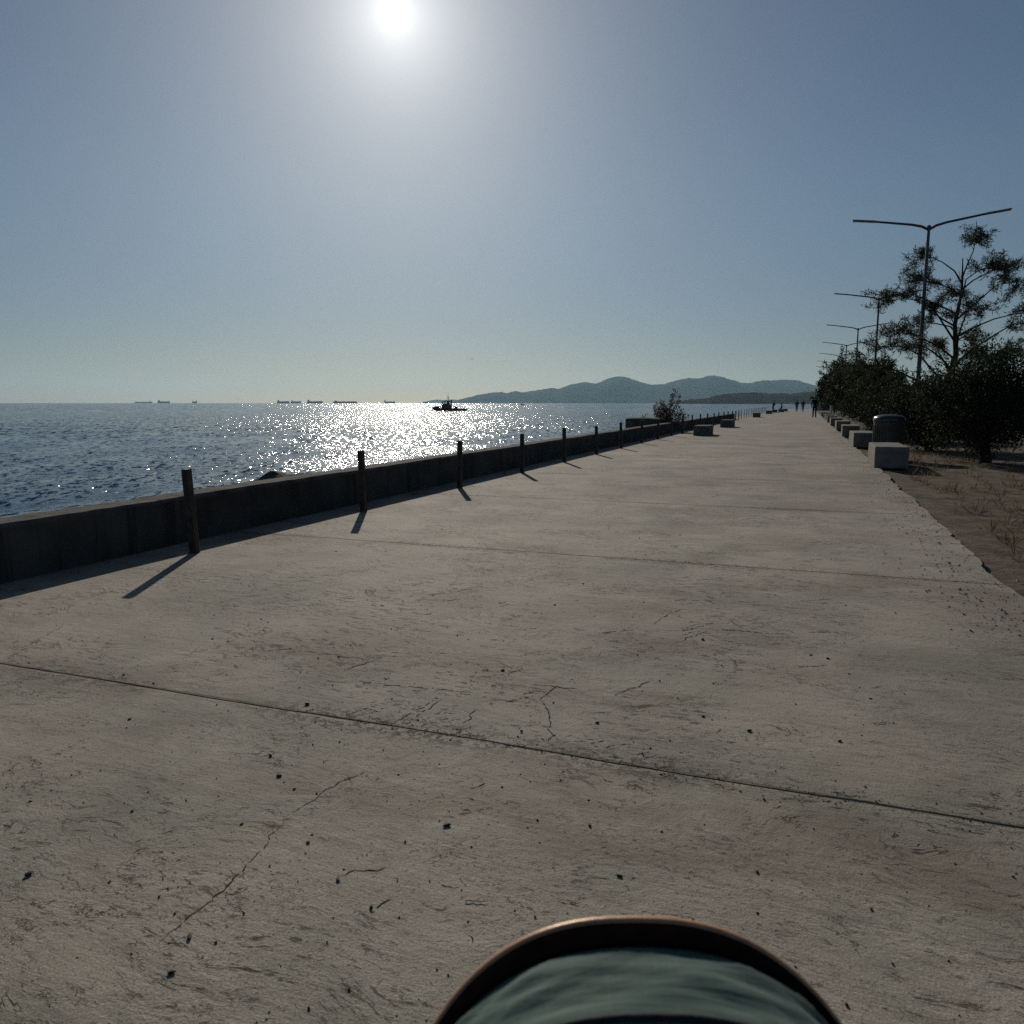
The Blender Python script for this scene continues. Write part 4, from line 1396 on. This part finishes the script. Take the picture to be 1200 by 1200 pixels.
def build_litter():
    rr = random.Random(3)
    protos = []
    for k in range(6):
        bm = bmesh.new()
        bmesh.ops.create_icosphere(bm, subdivisions=2, radius=1.0)
        for v in bm.verts:
            n = v.co.normalized()
            v.co = n * (1 + 0.28 * mnoise.noise(n * 1.7 + Vector((k * 5, 0, 0))))
            v.co.x *= rr.uniform(1.0, 1.1) * (1.15 + 0.18 * k)
            v.co.z = v.co.z * 0.72 + 0.6
        protos.append(bm)
    mes = []
    for bm in protos:
        me = bpy.data.meshes.new('seed_pod')
        bm.to_mesh(me); bm.free()
        me.materials.append(M['pod'])
        mes.append(me)
    ch, sh = math.cos(HEAD), math.sin(HEAD)
    spots = []
    # ones that can be made out in the photo (photo pixels laid on the ground plane)
    for px, py in [(152, 843), (180, 801), (317, 886), (327, 910), (326, 908), (218, 938), (155, 951), (467, 908), (515, 962), (524, 968), (361, 988), (358, 1000),
                   (283, 966), (345, 925), (371, 930), (435, 1064), (205, 1071), (222, 1099), (253, 1105), (201, 1141), (362, 1182), (316, 983), (316, 1015), (396, 1032),
                   (773, 798), (824, 840), (878, 857), (995, 790), (1020, 819), (984, 869), (895, 937), (914, 940), (842, 930), (762, 877), (785, 868), (650, 862), (611, 857),
                   (950, 768), (970, 772), (691, 968), (887, 1022), (1021, 1066), (1046, 1130), (992, 1178), (812, 1078), (627, 1075), (351, 806), (223, 700), (249, 749),
                   (267, 752), (352, 788), (373, 772), (397, 770), (427, 801), (430, 807), (571, 785), (589, 786), (536, 745), (447, 710), (470, 716), (640, 706), (650, 709), (660, 717), (754, 706)]:
        d = CR @ Vector((px - 600, 600 - py, -F))
        s = -CAMH / d.z
        spots.append((d.x * s, d.y * s))
    while len(spots) < 150:
        y = 1.2 + 7 * rr.random() ** 1.3
        x = rr.uniform(-4.3, 1.2)
        spots.append((x, y))
    for i, (x, y) in enumerate(spots):
        o = bpy.data.objects.new('seed_pod', mes[rr.randrange(6)])
        COL.objects.link(o)
        s = rr.uniform(0.0024, 0.0052) * (1.0 if i < 64 else 0.8)
        s *= (1.0 + 0.03 * y) * math.exp(rr.gauss(0, 0.3)) * 0.9
        o.location = (x, y, 0.0005)
        o.scale = (s, s, s)
        o.rotation_euler = (0, 0, rr.uniform(0, 6.28))
        tag(o, 'small dark dried seed pod lying on the bare concrete', 'seed pod', 'dark seed pods strewn over the concrete')
    # a few fallen twigs
    tw = [(1.0, 1.0, 'thin dry twig lying right of the stroller hood'), (-0.75, 1.75, 'short dry twig left of the stroller hood'), (-2.6, 3.05, 'dry twig lying just past the nearest slab joint at the left'),
          (0.35, 3.4, 'bent dry twig on the slab beyond the nearest joint, right of middle'), (-1.6, 4.4, 'dry twig lying mid-slab between the two nearest joints')]
    for i, (x, y, lb) in enumerate(tw):
        bm = bmesh.new()
        a = rr.uniform(-0.6, 0.9)
        d = Vector((math.cos(a), math.sin(a), 0))
        nrm = Vector((-d.y, d.x, 0))
        L = rr.uniform(0.05, 0.085)
        pts = [d * (L * (k / 6 - 0.5)) + nrm * (0.004 * math.sin(k * 0.8 + i)) + Vector((0, 0, 0.003 + 0.002 * (k % 2))) for k in range(7)]
        tube(bm, pts, [0.0014, 0.0014, 0.0013, 0.0012, 0.0011, 0.0009, 0.0005], 6)
        tube(bm, [pts[3], pts[3] + (d + nrm * 0.9).normalized() * L * 0.28 + Vector((0, 0, 0.004))], [0.0009, 0.0004], 5)
        o = from_bm('twig', bm, M['pod'])
        o.location = (x, y, 0)
        tag(o, lb, 'twig', 'dry twigs on the concrete')
    # dry grass along the soil edge
    g = np.random.default_rng(8)
    n = 420
    y = 6 + 44 * g.random(n) ** 1.3
    x = 1.75 + np.abs(g.normal(0, 0.9, n)) + (g.random(n) < 0.3) * g.uniform(0, 3, n)
    cl = np.stack([x, y, np.full(n, -0.05)], 1)
    V, Fc = leaf_quads(cl, 0.13, 16, 0.05, up=1.5, seed=4, aspect=0.07)
    tag(from_np('dry_grass', V, Fc, M['drygrass']), 'short dry grass tufts on the brown soil beside the walk', 'grass', kind='stuff')
    # fine grit: far too many to count
    def crumbs(name, n, gen, smin, smax, mat, label, seed):
        g = np.random.default_rng(seed)
        base = np.array([(1, 0, 0.1), (-0.5, 0.85, 0.0), (-0.5, -0.85, 0.05), (0.1, 0, 0.9)], float)
        P = gen(g, n)
        s = g.uniform(smin, smax, n) * (0.5 + g.random(n))
        a = g.random(n) * 6.28
        c, q = np.cos(a), np.sin(a)
        b = base[None] + g.normal(0, 0.22, (n, 4, 3))
        b[:, :, 2] = np.abs(b[:, :, 2])
        X = (b[:, :, 0] * c[:, None] - b[:, :, 1] * q[:, None]) * s[:, None] + P[:, 0:1]
        Y = (b[:, :, 0] * q[:, None] + b[:, :, 1] * c[:, None]) * s[:, None] + P[:, 1:2]
        Z = b[:, :, 2] * s[:, None] + P[:, 2:3]
        V = np.stack([X, Y, Z], -1).reshape(-1, 3)
        i = np.arange(n)[:, None] * 4
        Fc = np.concatenate([i + np.array([[0, 1, 3]]), i + np.array([[1, 2, 3]]), i + np.array([[2, 0, 3]])])
        o = from_np(name, V, Fc, mat)
        tag(o, label, 'grit', kind='stuff')

    def over(g, n):
        y = 0.9 + 34 * g.random(n) ** 2.0
        x = g.uniform(-4.9, 1.35, n)
        return np.stack([x, y, np.full(n, 0.0)], 1)

    def joint(g, n):
        k = g.integers(0, 3, n)
        y = 2.67 + 3.75 * k + g.normal(0, 0.045, n)
        x = np.clip(g.normal(0.1, 1.3, n), -4.8, 1.35)
        return np.stack([x, y, np.full(n, 0.0)], 1)

    def edge(g, n):
        y = 5 + 35 * g.random(n) ** 1.4
        x = 1.42 + g.normal(-0.1, 0.22, n)
        return np.stack([x, y, np.where(x > 1.4, -0.03, 0.0)], 1)
    crumbs('grit', 5200, over, 0.0012, 0.0042, M['grit'], 'fine dark grit scattered all over the concrete walk', 1)
    crumbs('joint_grit', 1500, joint, 0.0012, 0.004, M['grit'], 'crumbs of dirt gathered along the slab joints', 2)
    crumbs('edge_gravel', 2600, edge, 0.003, 0.011, M['chip'], 'pale gravel along the broken inland edge of the concrete', 3)


# ------------------------------------------------------------------ air
def build_haze():
    bm = bmesh.new()
    box(bm, (0, 0, 0), (1, 1, 1))
    o = from_bm('haze', bm, None)
    o.scale = (30000, 30000, 460 + 5)
    o.location = (0, 0, 460 / 2 - 2.5 - 3)
    m = bpy.data.materials.new('sea_air')
    m.use_nodes = True
    t = m.node_tree
    t.nodes.clear()
    out = t.nodes.new('ShaderNodeOutputMaterial')
    v = t.nodes.new('ShaderNodeVolumePrincipled')
    v.inputs['Color'].default_value = (0.48, 0.78, 1.0, 1)
    v.inputs['Density'].default_value = 4.0e-5
    v.inputs['Anisotropy'].default_value = 0.35
    t.links.new(v.outputs[0], out.inputs['Volume'])
    o.data.materials.clear()
    o.data.materials.append(m)
    tag(o, kind='stuff')


build_setting()
ridge('hills', HILLS, 9000, 3200, M['hill'], 0.5, 2.0)
ridge('island', ISLE, 11800, 1500, M['hill'], 0.4, 1.5, seed=5)
ridge('headland', HEADL, 2700, 700, M['head'], 0.5, 1.5, seed=9)
build_wall()
build_posts()
build_benches()
build_vegetation()
build_lamps()
build_bin()
build_small()
build_tug()
build_ships()
build_people()
build_stroller()
build_cracks()
build_litter()
build_haze()
